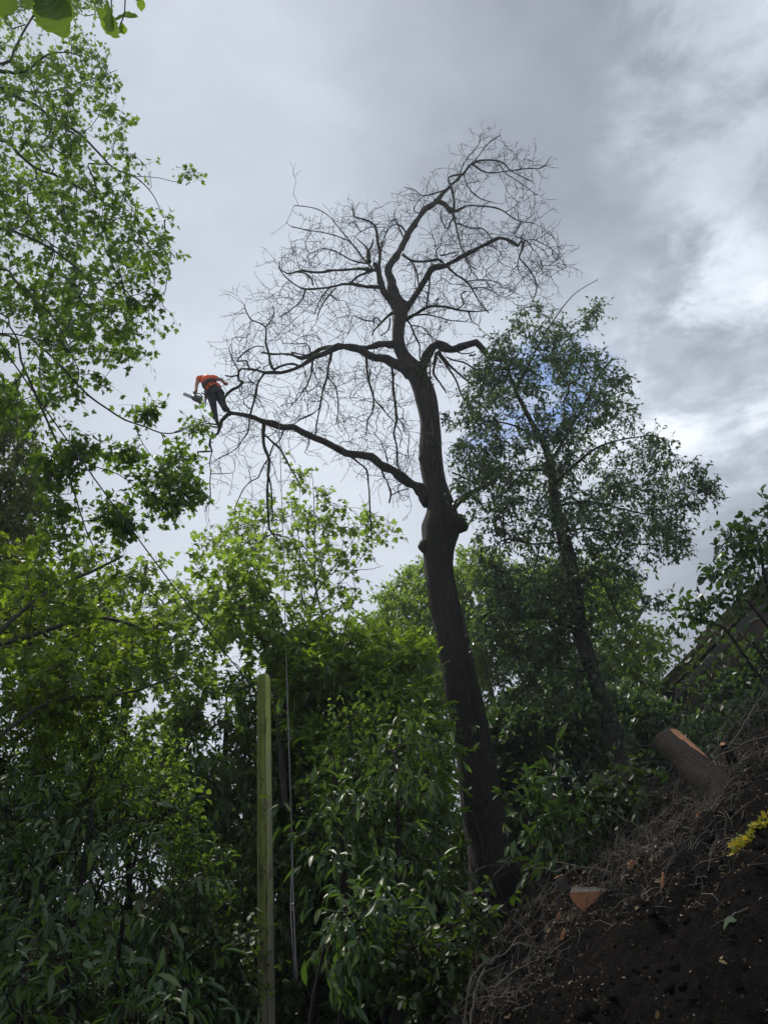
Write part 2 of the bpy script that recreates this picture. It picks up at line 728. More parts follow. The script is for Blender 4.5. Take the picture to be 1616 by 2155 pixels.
def bark_mat(name, c1, c2, sc_=9.0, bump=.6, green=0.0, vz=.22):
    m, t, b = new_mat(name)
    tcx = t.n.new('ShaderNodeTexCoord').outputs['Object']
    v = t.mapping(tcx, (1, 1, vz))
    vo = t.n.new('ShaderNodeTexVoronoi')
    vo.feature = 'DISTANCE_TO_EDGE'
    t.put(vo.inputs['Vector'], v)
    vo.inputs['Scale'].default_value = sc_ * 3.0
    vo.inputs['Randomness'].default_value = 1.0
    wv_ = t.vmath('ADD', v, t.vmath('MULTIPLY', t.vmath('SUBTRACT', nzc(t, v, sc_ * 1.3), (.5, .5, .5)), (.12, .12, .12)))
    t.put(vo.inputs['Vector'], wv_)
    n1 = t.noise(v, sc_ * 3.0, 9, .7, .8)
    n2 = t.noise(tcx, 1.3, 4)
    ridge = t.maprange(vo.outputs['Distance'], 0, .22)
    h = t.math('MULTIPLY_ADD', ridge, .5, t.math('MULTIPLY', n1, .95))
    c = t.ramp(h, [(.15, c1), (.75, c2), (1, tuple(x * 1.25 for x in c2))])
    if green:
        c = t.mix(t.math('MULTIPLY', t.maprange(n2, .45, .7), green), c, (.035, .055, .015, 1))
    t.put(b.inputs['Base Color'], c)
    b.inputs['Roughness'].default_value = .85
    b.inputs['Specular IOR Level'].default_value = .25
    bp = t.n.new('ShaderNodeBump')
    bp.inputs['Strength'].default_value = bump
    bp.inputs['Distance'].default_value = .07
    t.put(bp.inputs['Height'], h)
    t.put(b.inputs['Normal'], bp.outputs[0])
    return m


def plain(name, c, rough=.6, var=.25, sc_=12, metal=0.0, bump=0.0, spec=.4):
    m, t, b = new_mat(name)
    tcx = t.n.new('ShaderNodeTexCoord').outputs['Object']
    n = t.noise(tcx, sc_, 5)
    c1 = tuple(x * (1 - var) for x in c)
    c2 = tuple(min(1, x * (1 + var)) for x in c)
    t.put(b.inputs['Base Color'], t.ramp(n, [(.3, c1), (.7, c2)]))
    b.inputs['Roughness'].default_value = rough
    b.inputs['Metallic'].default_value = metal
    b.inputs['Specular IOR Level'].default_value = spec
    if bump:
        bp = t.n.new('ShaderNodeBump')
        bp.inputs['Strength'].default_value = bump
        bp.inputs['Distance'].default_value = .02
        t.put(bp.inputs['Height'], n)
        t.put(b.inputs['Normal'], bp.outputs[0])
    return m


M['bark'] = bark_mat('bare_tree_bark', (.006, .0055, .005), (.038, .032, .028), 7, 1.0, .4, .13)
M['twig'] = plain('twig_bark', (.016, .014, .012), .85, spec=.15)
M['bark_maple'] = bark_mat('maple_bark', (.018, .017, .014), (.06, .056, .045), 10, .4, .4)
M['bark_ivy'] = bark_mat('ivy_tree_bark', (.010, .009, .008), (.045, .040, .034), 11, .8, .4, .12)
M['stem'] = plain('green_stem', (.045, .050, .022), .7)
M['dead'] = plain('dead_twig', (.045, .037, .029), .8, .85, 3)


# ------------------------------------------------------------------ the ground and the bank
def hgt(x, y):
    x = np.asarray(x, float)
    y = np.asarray(y, float)
    cr = np.interp(x, [-60, -8, -1.2, 0.0, .45, 1.0, 1.62, 2.2, 2.9, 4.2, 6.0, 9, 16, 60], [0.2, 0, 0, .55, 1.0, 1.45, 1.90, 2.28, 2.74, 3.4, 4.0, 4.6, 5.2, 5.5])
    yc = 6.0
    s = np.clip((y - 1.6) / (yc - 1.6), 0, 1)
    s = s * s * (3 - 2 * s)
    s = np.where(y < yc, s ** .8, 1)
    h = cr * s
    h = h + np.clip(y - 6, 0, 10) * .05 * np.clip((x + 2) / 3, 0, 1)
    h = h + np.clip(y - 14, 0, 30) * .085
    return h


def gz(x, y):
    return float(hgt(x, y))


xs = np.unique(np.round(np.concatenate([np.linspace(-250, -12, 30), np.linspace(-12, -1, 45), np.linspace(-1, 4.5, 200), np.linspace(4.5, 14, 50), np.linspace(14, 250, 30)]), 4))
ys = np.unique(np.round(np.concatenate([np.linspace(-60, .8, 15), np.linspace(.8, 8, 210), np.linspace(8, 24, 60), np.linspace(24, 400, 40)]), 4))
XX, YY = np.meshgrid(xs, ys)
ZZ = hgt(XX, YY)
flat = np.stack([XX.ravel(), YY.ravel(), ZZ.ravel()], 1)
disp = np.zeros(len(flat))
near = (flat[:, 0] > -3) & (flat[:, 0] < 8) & (flat[:, 1] > .7) & (flat[:, 1] < 12)
idn = np.nonzero(near)[0]
for i in idn:
    p = flat[i]
    v = Vector((p[0], p[1], p[2] * .7))
    a = min(1, max(0, p[2] * 2)) * min(1, max(0, (p[1] - 1.2) * 2))
    disp[i] = a * (.13 * mnoise.noise(v * 1.3) + .07 * mnoise.noise(v * 3.7) + .05 * mnoise.noise(v * 9.0) + .045 * abs(mnoise.noise(v * 20)) + .022 * mnoise.noise(v * 45))
flat[:, 2] += disp
nx, ny = len(xs), len(ys)
ii = (np.arange(ny - 1)[:, None] * nx + np.arange(nx - 1)[None]).ravel()
quads = np.stack([ii, ii + 1, ii + nx + 1, ii + nx], 1)
m, t, b = new_mat('soil')
tcx = t.n.new('ShaderNodeTexCoord').outputs['Object']
n1 = t.noise(tcx, 3.0, 8, .65)
n2 = t.noise(tcx, 26.0, 6, .7)
n3 = t.noise(tcx, 90.0, 3, .6)
hm = t.math('MULTIPLY_ADD', n2, .6, t.math('MULTIPLY', n1, .4))
c = t.ramp(hm, [(.35, (.0025, .0023, .0023)), (.55, (.007, .006, .0055)), (.74, (.024, .019, .015))])
c = t.mix(t.maprange(n3, .64, .74), c, (.085, .068, .048, 1))
t.put(b.inputs['Base Color'], c)
b.inputs['Roughness'].default_value = .95
b.inputs['Specular IOR Level'].default_value = .03
bp = t.n.new('ShaderNodeBump')
bp.inputs['Strength'].default_value = 1.0
bp.inputs['Distance'].default_value = .05
t.put(bp.inputs['Height'], t.math('MULTIPLY_ADD', n3, .35, hm))
t.put(b.inputs['Normal'], bp.outputs[0])
M['soil'] = m
ground = np_mesh('ground', flat, [quads], M['soil'])
tag(ground, kind='structure')


def ground_hit(px, py):
    """where the view line of a photo point first meets the ground"""
    d = raydir(px, py)
    tt = np.linspace(.5, 60, 4000)
    P = EYE + d[None] * tt[:, None]
    h = hgt(P[:, 0], P[:, 1])
    k = np.nonzero(P[:, 2] < h)[0]
    return P[k[0]] if len(k) else P[-1]


# ------------------------------------------------------------------ house behind the bush
def box(g, lo, hi):
    x0, y0, z0 = lo
    x1, y1, z1 = hi
    v = np.array([(x0, y0, z0), (x1, y0, z0), (x1, y1, z0), (x0, y1, z0), (x0, y0, z1), (x1, y0, z1), (x1, y1, z1), (x0, y1, z1)])
    f = np.array([(0, 3, 2, 1), (4, 5, 6, 7), (0, 1, 5, 4), (1, 2, 6, 5), (2, 3, 7, 6), (3, 0, 4, 7)])
    g.add(v, f)


m, t, b = new_mat('brick_wall')
tcx = t.n.new('ShaderNodeTexCoord').outputs['Object']
br_ = t.n.new('ShaderNodeTexBrick')
t.put(br_.inputs['Vector'], t.mapping(tcx, (1, 1, 1), rot=(R(90), 0, 0)))
br_.inputs['Scale'].default_value = 4.5
br_.inputs['Color1'].default_value = (.05, .03, .022, 1)
br_.inputs['Color2'].default_value = (.075, .042, .03, 1)
br_.inputs['Mortar'].default_value = (.06, .055, .05, 1)
t.put(b.inputs['Base Color'], br_.outputs['Color'])
b.inputs['Roughness'].default_value = .9
M['brick'] = m
m, t, b = new_mat('mossy_tile')
tcx = t.n.new('ShaderNodeTexCoord').outputs['Object']
n = t.noise(tcx, 6, 5)
t.put(b.inputs['Base Color'], t.ramp(n, [(.35, (.06, .04, .025)), (.55, (.09, .075, .03)), (.7, (.08, .10, .03))]))
b.inputs['Roughness'].default_value = .9
M['tile'] = m
M['wood_dark'] = plain('dark_board', (.03, .025, .02), .7)

E1, E2 = W(1424, 1436, 17.0), W(1612, 1242, 17.0)
slope = (E2[2] - E1[2]) / (E2[0] - E1[0])
ax = E1[0] + 4.1
az = E1[2] + slope * 4.1
house = thing('house', (ax, 17, gz(ax, 17)), 'house with dark tiled gable roof, mostly hidden behind the oval-leaved bush at the right edge', 'house')
g = Geo()
x0, x1, zb = E1[0] + .35, 2 * ax - E1[0] - .35, gz(ax, 17) - 1.0
ze = E1[2] + slope * .35 - .18
v = np.array([(x0, 17.25, zb), (x1, 17.25, zb), (x1, 17.25, ze), (ax, 17.25, az - .18), (x0, 17.25, ze)])
v = np.vstack([v, v + np.array([0, 8, 0])])
g.add(v, [np.array([(0, 1, 2, 3, 4), (9, 8, 7, 6, 5)]), np.array([(1, 0, 5, 6), (2, 1, 6, 7), (3, 2, 7, 8), (4, 3, 8, 9), (0, 4, 9, 5)])])
g.build('wall', M['brick'], house, smooth=False)
g = Geo()
ln = math.hypot(4.3, 4.3 * slope)
cs_, sn_ = 4.3 / ln, 4.3 * slope / ln
nrow = 26
for side in (-1, 1):
    for i in range(nrow):
        a0 = ln * i / nrow
        a1 = ln * (i + 1) / nrow + .07
        # courses of tiles, each lapping over the one below
        def pt(a, hgt_, yy):
            base = np.array([E1[0] - .1 + a * cs_, yy, E1[2] - .08 + a * sn_]) + np.array([-sn_, 0, cs_]) * hgt_
            if side > 0:
                base[0] = 2 * ax - base[0]
            return base
        for c_ in range(36):
            ya, yb = 16.95 + c_ * .235, 16.95 + c_ * .235 + .225
            jz = rng.uniform(0, .008)
            v = np.array([pt(a0, .055 + jz, ya), pt(a1, .012 + jz, ya), pt(a1, .012 + jz, yb), pt(a0, .055 + jz, yb),
                          pt(a0, .025 + jz, ya), pt(a1, -.012 + jz, ya), pt(a1, -.012 + jz, yb), pt(a0, .025 + jz, yb)])
            g.add(v, np.array([(0, 1, 2, 3), (7, 6, 5, 4), (0, 4, 5, 1), (1, 5, 6, 2), (2, 6, 7, 3), (3, 7, 4, 0)]))
roof = g.build('roof', M['tile'], house, smooth=False)
g = Geo()
for side in (-1, 1):
    p0 = np.array([E1[0] - .05, 17.02, E1[2] - .12])
    p1 = np.array([ax, 17.02, az - .10])
    if side > 0:
        p0[0] = 2 * ax - p0[0]
    dn = np.array([0, 0, -.24])
    bk = np.array([0, .03, 0])
    v = np.array([p0, p1, p1 + dn, p0 + dn, p0 + bk, p1 + bk, p1 + dn + bk, p0 + dn + bk])
    g.add(v, np.array([(0, 1, 2, 3), (7, 6, 5, 4), (0, 4, 5, 1), (1, 5, 6, 2), (2, 6, 7, 3), (3, 7, 4, 0)]))
g.build('bargeboard', M['wood_dark'], house, smooth=False)


def house_ivy():
    tr = Tree()
    z0 = gz(7.6, 16.9)
    tr.limb3([(7.7, 16.95, z0, .05), (7.8, 16.95, z0 + 1.2, .04), (8.2, 16.95, z0 + 2.4, .03)])
    leafy('climbing_plant', 'dark climbing plant covering the gable wall below the tiled roof at the right edge', 'climbing plant', tr,
          fill([(1470, 1475), (1510, 1430), (1570, 1365), (1650, 1300), (1720, 1280), (1740, 1560), (1440, 1560), (1450, 1490)], 460, 16.7, .25, 60, mg=8),
          'small', M['ivy'], M['twig'], .13, sh=6, shlen=(.1, .35), per=8, step=.3, tip=.006, droop=.6, parts=('stem', 'branches', 'foliage'))


# ------------------------------------------------------------------ the bare tree
def C(ox, oy, s):
    return lambda pts: [(ox + p[0] / s, oy + p[1] / s, p[2] / s if len(p) > 2 else 2.5) for p in pts]


c3, cA, c2 = C(560, 260, 2.3765), C(400, 640, 3.232), C(820, 640, 3.5925)
bt = Tree()
trunk_px = [(1062, 1985, 175), (1050, 1900, 135), (1034, 1790, 104), (1017, 1707, 90), (998, 1580, 80), (982, 1495, 77), (955, 1367, 69), (930, 1240, 61), (924, 1195, 60), (924, 1150, 68),
            (928, 1108, 82), (928, 1080, 68), (925, 1057, 60), (915, 1016, 50), (906, 960, 49), (905, 890, 42), (896, 835, 45), (885, 805, 42), (872, 778, 40), (856, 758, 32), (844, 738, 27),
            (838, 710, 25), (840, 680, 26), (844, 655, 30), (843, 640, 30)]
bt.limb(trunk_px, y0=14.0, dy=0)
ntrunk = 1
L = bt.limb
# three stems of the top
L([(843, 645, 28)] + c3([(650, 870, 44), (625, 790, 36), (612, 740, 33), (632, 690, 31), (680, 620, 29), (710, 550, 28), (750, 490, 27), (800, 430, 25), (850, 388, 21), (910, 320, 12), (980, 258, 10), (1030, 200, 8), (1090, 183, 7), (1170, 190, 6), (1230, 240, 4), (1330, 290, 3)]), dy=.9)
L(c3([(850, 388, 18), (890, 400, 20), (918, 440, 24), (950, 438, 15), (1000, 412, 9), (1100, 415, 7), (1180, 435, 6), (1250, 480, 4), (1340, 500, 3)]), dy=-.8)
L(c3([(935, 440, 10), (940, 380, 10), (925, 320, 9), (912, 270, 7), (980, 252, 6)]), dy=-.2)
L(c3([(932, 450, 10), (945, 490, 8), (960, 560, 7), (975, 620, 6), (1010, 690, 5), (1025, 740, 4)]), dy=-.7)
L(c3([(1030, 205, 8), (1100, 245, 6), (1190, 240, 5), (1300, 225, 5), (1380, 220, 4), (1425, 165, 2)]), dy=.6)
L(c3([(990, 250, 6), (1000, 300, 5), (1060, 370, 4), (1150, 400, 3)]), dy=.5)
L(c3([(960, 270, 5), (1000, 180, 4), (1060, 110, 3), (1070, 50, 2)]), dy=.4)
L(c3([(1040, 190, 5), (1110, 100, 4), (1170, 60, 2.5)]), dy=-.5)
L(c3([(1150, 185, 5), (1200, 250, 4), (1260, 290, 4), (1330, 340, 3)]), dy=-.4)
L(c3([(900, 330, 6), (840, 350, 5), (780, 360, 4), (740, 330, 3), (690, 320, 2)]), dy=.6)
L(c3([(780, 450, 6), (740, 440, 5), (750, 400, 4), (790, 360, 3)]), dy=-.5)
L(c3([(700, 545, 8), (680, 515, 7), (650, 500, 5), (620, 520, 4), (590, 570, 4), (570, 630, 3)]), dy=-.5)
L(c3([(690, 580, 6), (640, 480, 5), (600, 540, 4)]), dy=.5)
L(c3([(935, 470, 6), (905, 525, 6), (880, 490, 5), (870, 440, 3)]), dy=.4)
L(c3([(950, 500, 5), (1020, 520, 4), (1090, 530, 4), (1130, 580, 3)]), dy=.6)
# left fork
L([(842, 650, 26)] + c3([(610, 862, 36), (578, 815, 32), (565, 760, 33), (558, 725, 30), (540, 700, 20)]), dy=-.3)
L(c3([(562, 725, 16), (568, 650, 12), (560, 590, 11), (545, 510, 11), (520, 492, 9), (480, 475, 6), (445, 470, 5), (430, 400, 3)]), dy=-.4)
L(c3([(560, 735, 18), (520, 733, 15), (440, 727, 12), (350, 735, 11), (250, 745, 10), (180, 738, 9), (110, 752, 6), (75, 735, 4), (65, 700, 3)]), dy=-1.1)
L(c3([(565, 812, 22), (520, 818, 18), (480, 815, 15), (400, 802, 12), (310, 820, 9), (200, 828, 8), (150, 810, 6), (100, 770, 5), (65, 720, 4), (70, 690, 3)]), dy=.5)
L(c3([(415, 803, 9), (470, 760, 9), (530, 738, 9)]), dy=-.3)
L(c3([(320, 818, 7), (290, 850, 6), (260, 900, 5), (245, 950, 3)]), dy=.5)
L(c3([(195, 830, 8), (175, 885, 6), (120, 935, 5), (65, 970, 3)]), dy=-.4)
L(c3([(235, 810, 7), (230, 780, 7), (200, 750, 6), (160, 742, 5)]), dy=-.4)
L(c3([(530, 725, 9), (500, 690, 8), (430, 600, 6), (370, 530, 5), (310, 460, 4), (230, 420, 3), (140, 410, 2)]), dy=-1.2)
L(c3([(425, 592, 5), (330, 555, 4), (220, 535, 3), (130, 515, 2)]), dy=-.6)
L(c3([(500, 700, 7), (420, 680, 6), (340, 635, 5), (280, 628, 4), (220, 650, 3)]), dy=.8)
L(c3([(515, 690, 24), (510, 650, 20), (500, 620, 9), (455, 575, 5)]), dy=.3)
L(c3([(512, 640, 9), (530, 610, 8), (535, 575, 5)]), dy=.1)
L(c3([(300, 850, 4), (330, 860, 5), (360, 885, 3)]), dy=.1)
L(c3([(350, 820, 6), (300, 880, 5), (275, 920, 4), (250, 1000, 2)]), dy=-.3)
# right limb
L([(846, 650, 20)] + c3([(715, 900, 26), (760, 840, 26), (800, 780, 25), (840, 725, 25), (900, 705, 22), (970, 670, 19), (1050, 630, 17), (1110, 600, 16), (1170, 570, 14), (1220, 585, 13), (1258, 612, 14), (1272, 588, 10), (1287, 600, 11), (1275, 640, 9), (1265, 670, 8), (1300, 710, 7), (1340, 770, 6), (1350, 830, 4), (1330, 900, 3)]), dy=-1.2)
L(c3([(1285, 590, 6), (1330, 580, 4), (1400, 610, 3), (1450, 650, 2.5), (1500, 720, 2)]), dy=-.5)
L(c3([(1265, 665, 5), (1255, 710, 4), (1265, 745, 3)]), dy=0)
L(c3([(682, 655, 13), (730, 685, 12), (800, 690, 11), (860, 680, 10), (895, 708, 9)]), dy=-.9)
L(c3([(720, 680, 8), (745, 720, 8), (758, 770, 7), (765, 830, 6)]), dy=-.3)
L(c3([(858, 680, 7), (850, 640, 6), (875, 600, 4), (870, 570, 3)]), dy=.4)
L(c3([(870, 660, 6), (920, 650, 5), (960, 640, 3)]), dy=.3)
L(c3([(900, 712, 10), (950, 755, 9), (1000, 790, 8), (1030, 830, 7), (1060, 880, 5), (1110, 945, 4)]), dy=-.9)
L(c3([(1028, 828, 6), (1090, 820, 4), (1150, 850, 3)]), dy=.2)
L(c3([(818, 770, 7), (815, 830, 7), (808, 880, 7), (800, 915, 7)]), dy=.3)
L(c3([(990, 665, 7), (1020, 710, 5), (1050, 730, 4)]), dy=-.5)
L(c3([(1000, 790, 5), (1080, 780, 4), (1150, 790, 2.5)]), dy=.6)
# lower right branch of the top
L(c3([(690, 985, 18), (720, 968, 15), (760, 948, 13), (810, 917, 12), (880, 915, 10), (950, 930, 9), (1010, 940, 7), (1070, 940, 5), (1130, 930, 3)]), dy=-1.0)
L(c3([(950, 930, 7), (985, 905, 6), (975, 855, 6), (1000, 840, 4)]), dy=.2)
L(c3([(815, 915, 6), (855, 905, 7), (862, 875, 6), (845, 885, 5)]), dy=-.2)
L(c3([(740, 960, 7), (790, 955, 6), (860, 968, 5), (920, 985, 4), (990, 990, 3)]), dy=.5)
L(c3([(1010, 940, 6), (1030, 990, 4), (1060, 1010, 3)]), dy=.1)
L(c3([(705, 985, 10), (725, 1010, 8), (742, 1060, 7), (768, 1115, 6), (766, 1170, 5)]), dy=-.6)
L(c3([(725, 1010, 5), (780, 1020, 5), (830, 1070, 4), (870, 1100, 3)]), dy=-.6)
L(c3([(655, 930, 22), (625, 952, 16), (585, 985, 10), (545, 1030, 7), (530, 1060, 5)]), dy=-.7)
L(c3([(575, 990, 7), (555, 970, 8), (535, 978, 8), (540, 998, 7)]), dy=-.1)
L(c3([(530, 988, 6), (490, 982, 5), (440, 960, 3)]), dy=-.4)
L(c3([(620, 975, 7), (612, 1030, 6), (575, 1060, 4)]), dy=-.3)
# long left limbs
L(cA([(1560, 480, 120), (1490, 460, 95), (1400, 412, 72), (1340, 378, 56), (1270, 365, 46), (1200, 337, 44), (1130, 302, 44), (1050, 292, 46), (990, 305, 44), (920, 330, 38), (850, 365, 32), (790, 400, 27), (730, 435, 24), (680, 455, 20), (620, 465, 18), (560, 462, 18), (510, 465, 17), (460, 450, 14), (400, 440, 13), (350, 440, 12), (330, 460, 13), (335, 520, 13), (362, 528, 13)]), dy=.5)
L(cA([(1400, 270, 60), (1360, 275, 46), (1290, 272, 42), (1230, 290, 38), (1170, 300, 34), (1080, 292, 30), (960, 292, 28), (880, 315, 26), (820, 345, 24), (760, 365, 20), (720, 355, 14), (680, 345, 12), (620, 340, 12), (550, 340, 12), (490, 328, 11)]), dy=1.3)
L(cA([(745, 425, 16), (700, 408, 17), (660, 408, 16), (610, 425, 15), (570, 445, 14), (550, 410, 14), (532, 330, 12), (515, 260, 11), (515, 200, 11), (515, 155, 11), (470, 125, 8), (415, 105, 7), (385, 50, 5), (370, 5, 4)]), dy=.3)
L(cA([(515, 155, 8), (555, 110, 6), (570, 60, 5), (560, 10, 3)]), dy=.3)
L(cA([(505, 470, 14), (465, 530, 13), (450, 600, 13), (430, 680, 11), (412, 750, 12)]), dy=-.1)
L(cA([(400, 440, 10), (380, 385, 10), (320, 390, 9), (350, 350, 8), (400, 310, 7), (460, 285, 6), (500, 290, 6)]), dy=.5)
L(cA([(335, 455, 10), (315, 425, 8), (290, 380, 6), (265, 300, 3)]), dy=-.2)
L(cA([(335, 480, 9), (290, 495, 9), (240, 485, 8)]), dy=-.2)
L(cA([(820, 345, 9), (815, 300, 8), (790, 270, 6), (740, 270, 5), (680, 265, 4)]), dy=.4)
L(cA([(720, 360, 8), (690, 330, 9), (740, 340, 8), (800, 350, 8)]), dy=.1)
# hanging branches of the upper left limb
L(cA([(965, 330, 19), (940, 430, 14), (935, 490, 13), (910, 570, 12), (890, 660, 10), (880, 720, 9), (865, 800, 7), (852, 890, 5)]), dy=-.5)
L(cA([(938, 490, 8), (985, 560, 7), (1005, 640, 6), (1005, 740, 5), (995, 820, 3)]), dy=-.4)
L(cA([(885, 700, 6), (830, 750, 5), (740, 790, 3)]), dy=-.4)
L(cA([(835, 380, 12), (825, 480, 10), (790, 560, 8), (740, 630, 6), (690, 690, 4)]), dy=-.5)
L(cA([(785, 570, 6), (800, 610, 6)]), dy=0)
L(cA([(830, 430, 7), (870, 530, 5), (900, 580, 3)]), dy=.4)
L(cA([(1195, 345, 15), (1205, 440, 14), (1215, 530, 13), (1240, 600, 12), (1250, 660, 10), (1240, 740, 8), (1205, 790, 7), (1200, 890, 5)]), dy=-.6)
L(cA([(1250, 640, 8), (1300, 700, 7), (1350, 760, 6), (1400, 810, 6)]), dy=-.2)
L(cA([(1372, 400, 16), (1378, 520, 14), (1385, 600, 14), (1400, 720, 13), (1405, 800, 14), (1385, 880, 12), (1405, 960, 10), (1410, 1080, 8), (1440, 1165, 6)]), dy=-.6)
L(cA([(1410, 830, 7), (1440, 890, 5), (1425, 970, 4)]), dy=-.1)
L(cA([(1215, 530, 6), (1225, 450, 5), (1230, 490, 3)]), dy=.1)
# long lower limb to the climber
L(cA([(1625, 1340, 120), (1590, 1280, 95), (1540, 1240, 72), (1460, 1195, 62), (1380, 1140, 56), (1300, 1085, 52), (1230, 1045, 50), (1150, 1025, 47), (1060, 1005, 44), (990, 980, 44), (920, 940, 44), (850, 910, 42), (780, 880, 41), (700, 845, 40), (640, 835, 38), (560, 815, 37), (500, 800, 33), (440, 775, 29), (380, 760, 26), (310, 745, 25), (268, 738, 26), (240, 768, 20), (212, 800, 22), (202, 835, 22), (190, 880, 15), (140, 915, 14), (135, 960, 14), (150, 1000, 14), (100, 1003, 11), (50, 1005, 9)]), dy=1.1)
L(cA([(50, 1005, 8), (60, 1030, 7), (88, 1045, 7)]), dy=0)
L(cA([(268, 738, 20), (245, 690, 18), (232, 650, 18), (250, 610, 19), (285, 580, 19), (325, 565, 18), (350, 540, 16), (368, 528, 14)]), dy=-.1)
L(cA([(150, 1000, 6), (135, 1080, 5), (140, 1150, 5), (138, 1220, 5), (140, 1350, 5), (110, 1385, 4)]), dy=-.2)
L(cA([(138, 1155, 5), (200, 1155, 4), (290, 1148, 3)]), dy=.1)
L(cA([(205, 825, 14), (165, 818, 11), (110, 812, 7)]), dy=-.2)
L(cA([(200, 840, 12), (150, 835, 9), (100, 820, 6)]), dy=.1)
L(cA([(405, 770, 10), (400, 830, 8), (390, 880, 8), (350, 930, 5), (330, 970, 5), (260, 1020, 4), (180, 1060, 3)]), dy=-.5)
L(cA([(506, 800, 24), (505, 880, 21), (505, 960, 18), (525, 1020, 18), (540, 1070, 17), (535, 1150, 15), (530, 1250, 14), (530, 1350, 12), (532, 1450, 11), (540, 1530, 10), (558, 1565, 13), (620, 1570, 8)]), dy=-.3)
L(cA([(550, 1570, 10), (480, 1610, 8), (440, 1680, 7), (390, 1750, 5)]), dy=-.2)
L(cA([(560, 1568, 6), (600, 1600, 5), (680, 1680, 4)]), dy=-.2)
L(cA([(508, 890, 12), (530, 905, 12), (570, 950, 15), (610, 980, 13), (640, 1030, 11), (670, 1090, 9), (710, 1160, 7), (750, 1230, 6)]), dy=-.5)
L(cA([(568, 958, 9), (545, 1010, 8), (535, 1050, 6)]), dy=.1)
L(cA([(575, 960, 7), (610, 920, 7), (640, 850, 7)]), dy=.2)
L(cA([(525, 905, 6), (570, 880, 5), (600, 840, 5)]), dy=.1)
L(cA([(527, 1055, 8), (490, 1120, 7), (465, 1180, 6), (420, 1200, 5), (370, 1250, 5), (340, 1310, 5), (300, 1400, 3)]), dy=-.4)
L(cA([(540, 1180, 9), (555, 1260, 8), (560, 1380, 6), (565, 1470, 5)]), dy=.1)
L(cA([(1080, 1020, 14), (1150, 1080, 12), (1200, 1130, 11), (1210, 1200, 9), (1220, 1300, 8), (1225, 1400, 8), (1230, 1500, 7), (1235, 1600, 6)]), dy=-.4)
L(cA([(1290, 1090, 9), (1310, 1150, 8), (1340, 1210, 8), (1365, 1285, 10), (1355, 1350, 10)]), dy=-.2)
L(cA([(1368, 1300, 6), (1420, 1275, 6), (1480, 1255, 5)]), dy=-.1)
L(cA([(800, 900, 6), (810, 950, 4), (780, 1010, 3)]), dy=-.3)
L(cA([(690, 840, 6), (740, 790, 5), (830, 745, 4)]), dy=-.3)
# right limbs towards the ivy tree
L(c2([(235, 560, 90), (240, 500, 78), (262, 430, 76), (295, 365, 70), (335, 315, 62), (375, 305, 58), (425, 332, 58), (470, 338, 50), (530, 316, 50), (590, 306, 50), (650, 302, 46), (692, 335, 44), (732, 385, 40), (790, 415, 38), (850, 430, 34), (930, 450, 28), (1040, 500, 18), (1160, 560, 10)]), dy=-1.0)
L(c2([(370, 360, 26), (430, 440, 18), (490, 500, 16), (560, 560, 13), (640, 620, 9)]), dy=-.4)
L(c2([(365, 370, 16), (440, 480, 13), (500, 580, 12), (540, 680, 12), (600, 780, 12), (680, 850, 10), (760, 920, 8)]), dy=-.6)
L(c2([(490, 345, 14), (540, 370, 12), (600, 372, 9), (640, 360, 6)]), dy=.2)
L(c2([(430, 400, 10), (480, 422, 11), (550, 435, 11), (620, 480, 10), (690, 510, 9)]), dy=.4)
L(c2([(350, 370, 24), (342, 450, 20), (335, 520, 18), (380, 600, 11), (430, 670, 7)]), dy=-.3)
L(c2([(790, 415, 10), (745, 385, 9), (800, 350, 8), (860, 345, 6)]), dy=.3)
L(c2([(730, 350, 6), (760, 310, 5)]), dy=.1)
L(c2([(455, 1560, 60), (500, 1515, 50), (560, 1478, 42), (620, 1430, 38), (700, 1370, 30), (790, 1290, 22), (880, 1200, 14)]), dy=-.7)
L(c2([(700, 1370, 14), (600, 1335, 13), (540, 1300, 12), (470, 1275, 13)]), dy=-.2)

bare_poly = [(1010, 285), (1060, 300), (1155, 340), (1140, 400), (1145, 470), (1200, 510), (1210, 590), (1150, 650), (1060, 690), (1000, 700), (950, 715), (905, 745), (870, 740), (850, 800), (880, 900),
             (880, 1060), (860, 1100), (815, 1050), (760, 990), (700, 950), (600, 930), (520, 985), (450, 990), (440, 930), (480, 860), (470, 760), (500, 640), (560, 580), (590, 510), (700, 450), (830, 420), (860, 370), (940, 340)]
tg = fill(bare_poly, 560, 14.1, 1.6, rpx=90)
bt.grow(tg, step=.16, jit=.15, tip=.0055, pw=1.95, up=.12)

btree = thing('bare_tree', (bt.pos[0][0], 14.0, gz(bt.pos[0][0], 14)), 'tall leafless dark tree in the middle, long limbs spreading left to the climber', 'tree')
g = Geo()
tv, tf = tubes(bt.limbs[:1], 22)
# the bark swells and twists a little
cen = np.repeat(bt.limbs[0][0], 22, 0)
cen = np.vstack([cen, np.tile(bt.limbs[0][0][-1], (22, 1))])
off = tv - cen
nz = np.array([mnoise.noise(Vector((o[0] * 3, o[1] * 3, p[2] * .7))) + .5 * mnoise.noise(Vector((o[0] * 9, o[1] * 9, p[2] * 1.8))) for o, p in zip(off, tv)])
tv = cen + off * (1 + .10 * nz)[:, None]
g.add(tv, tf)


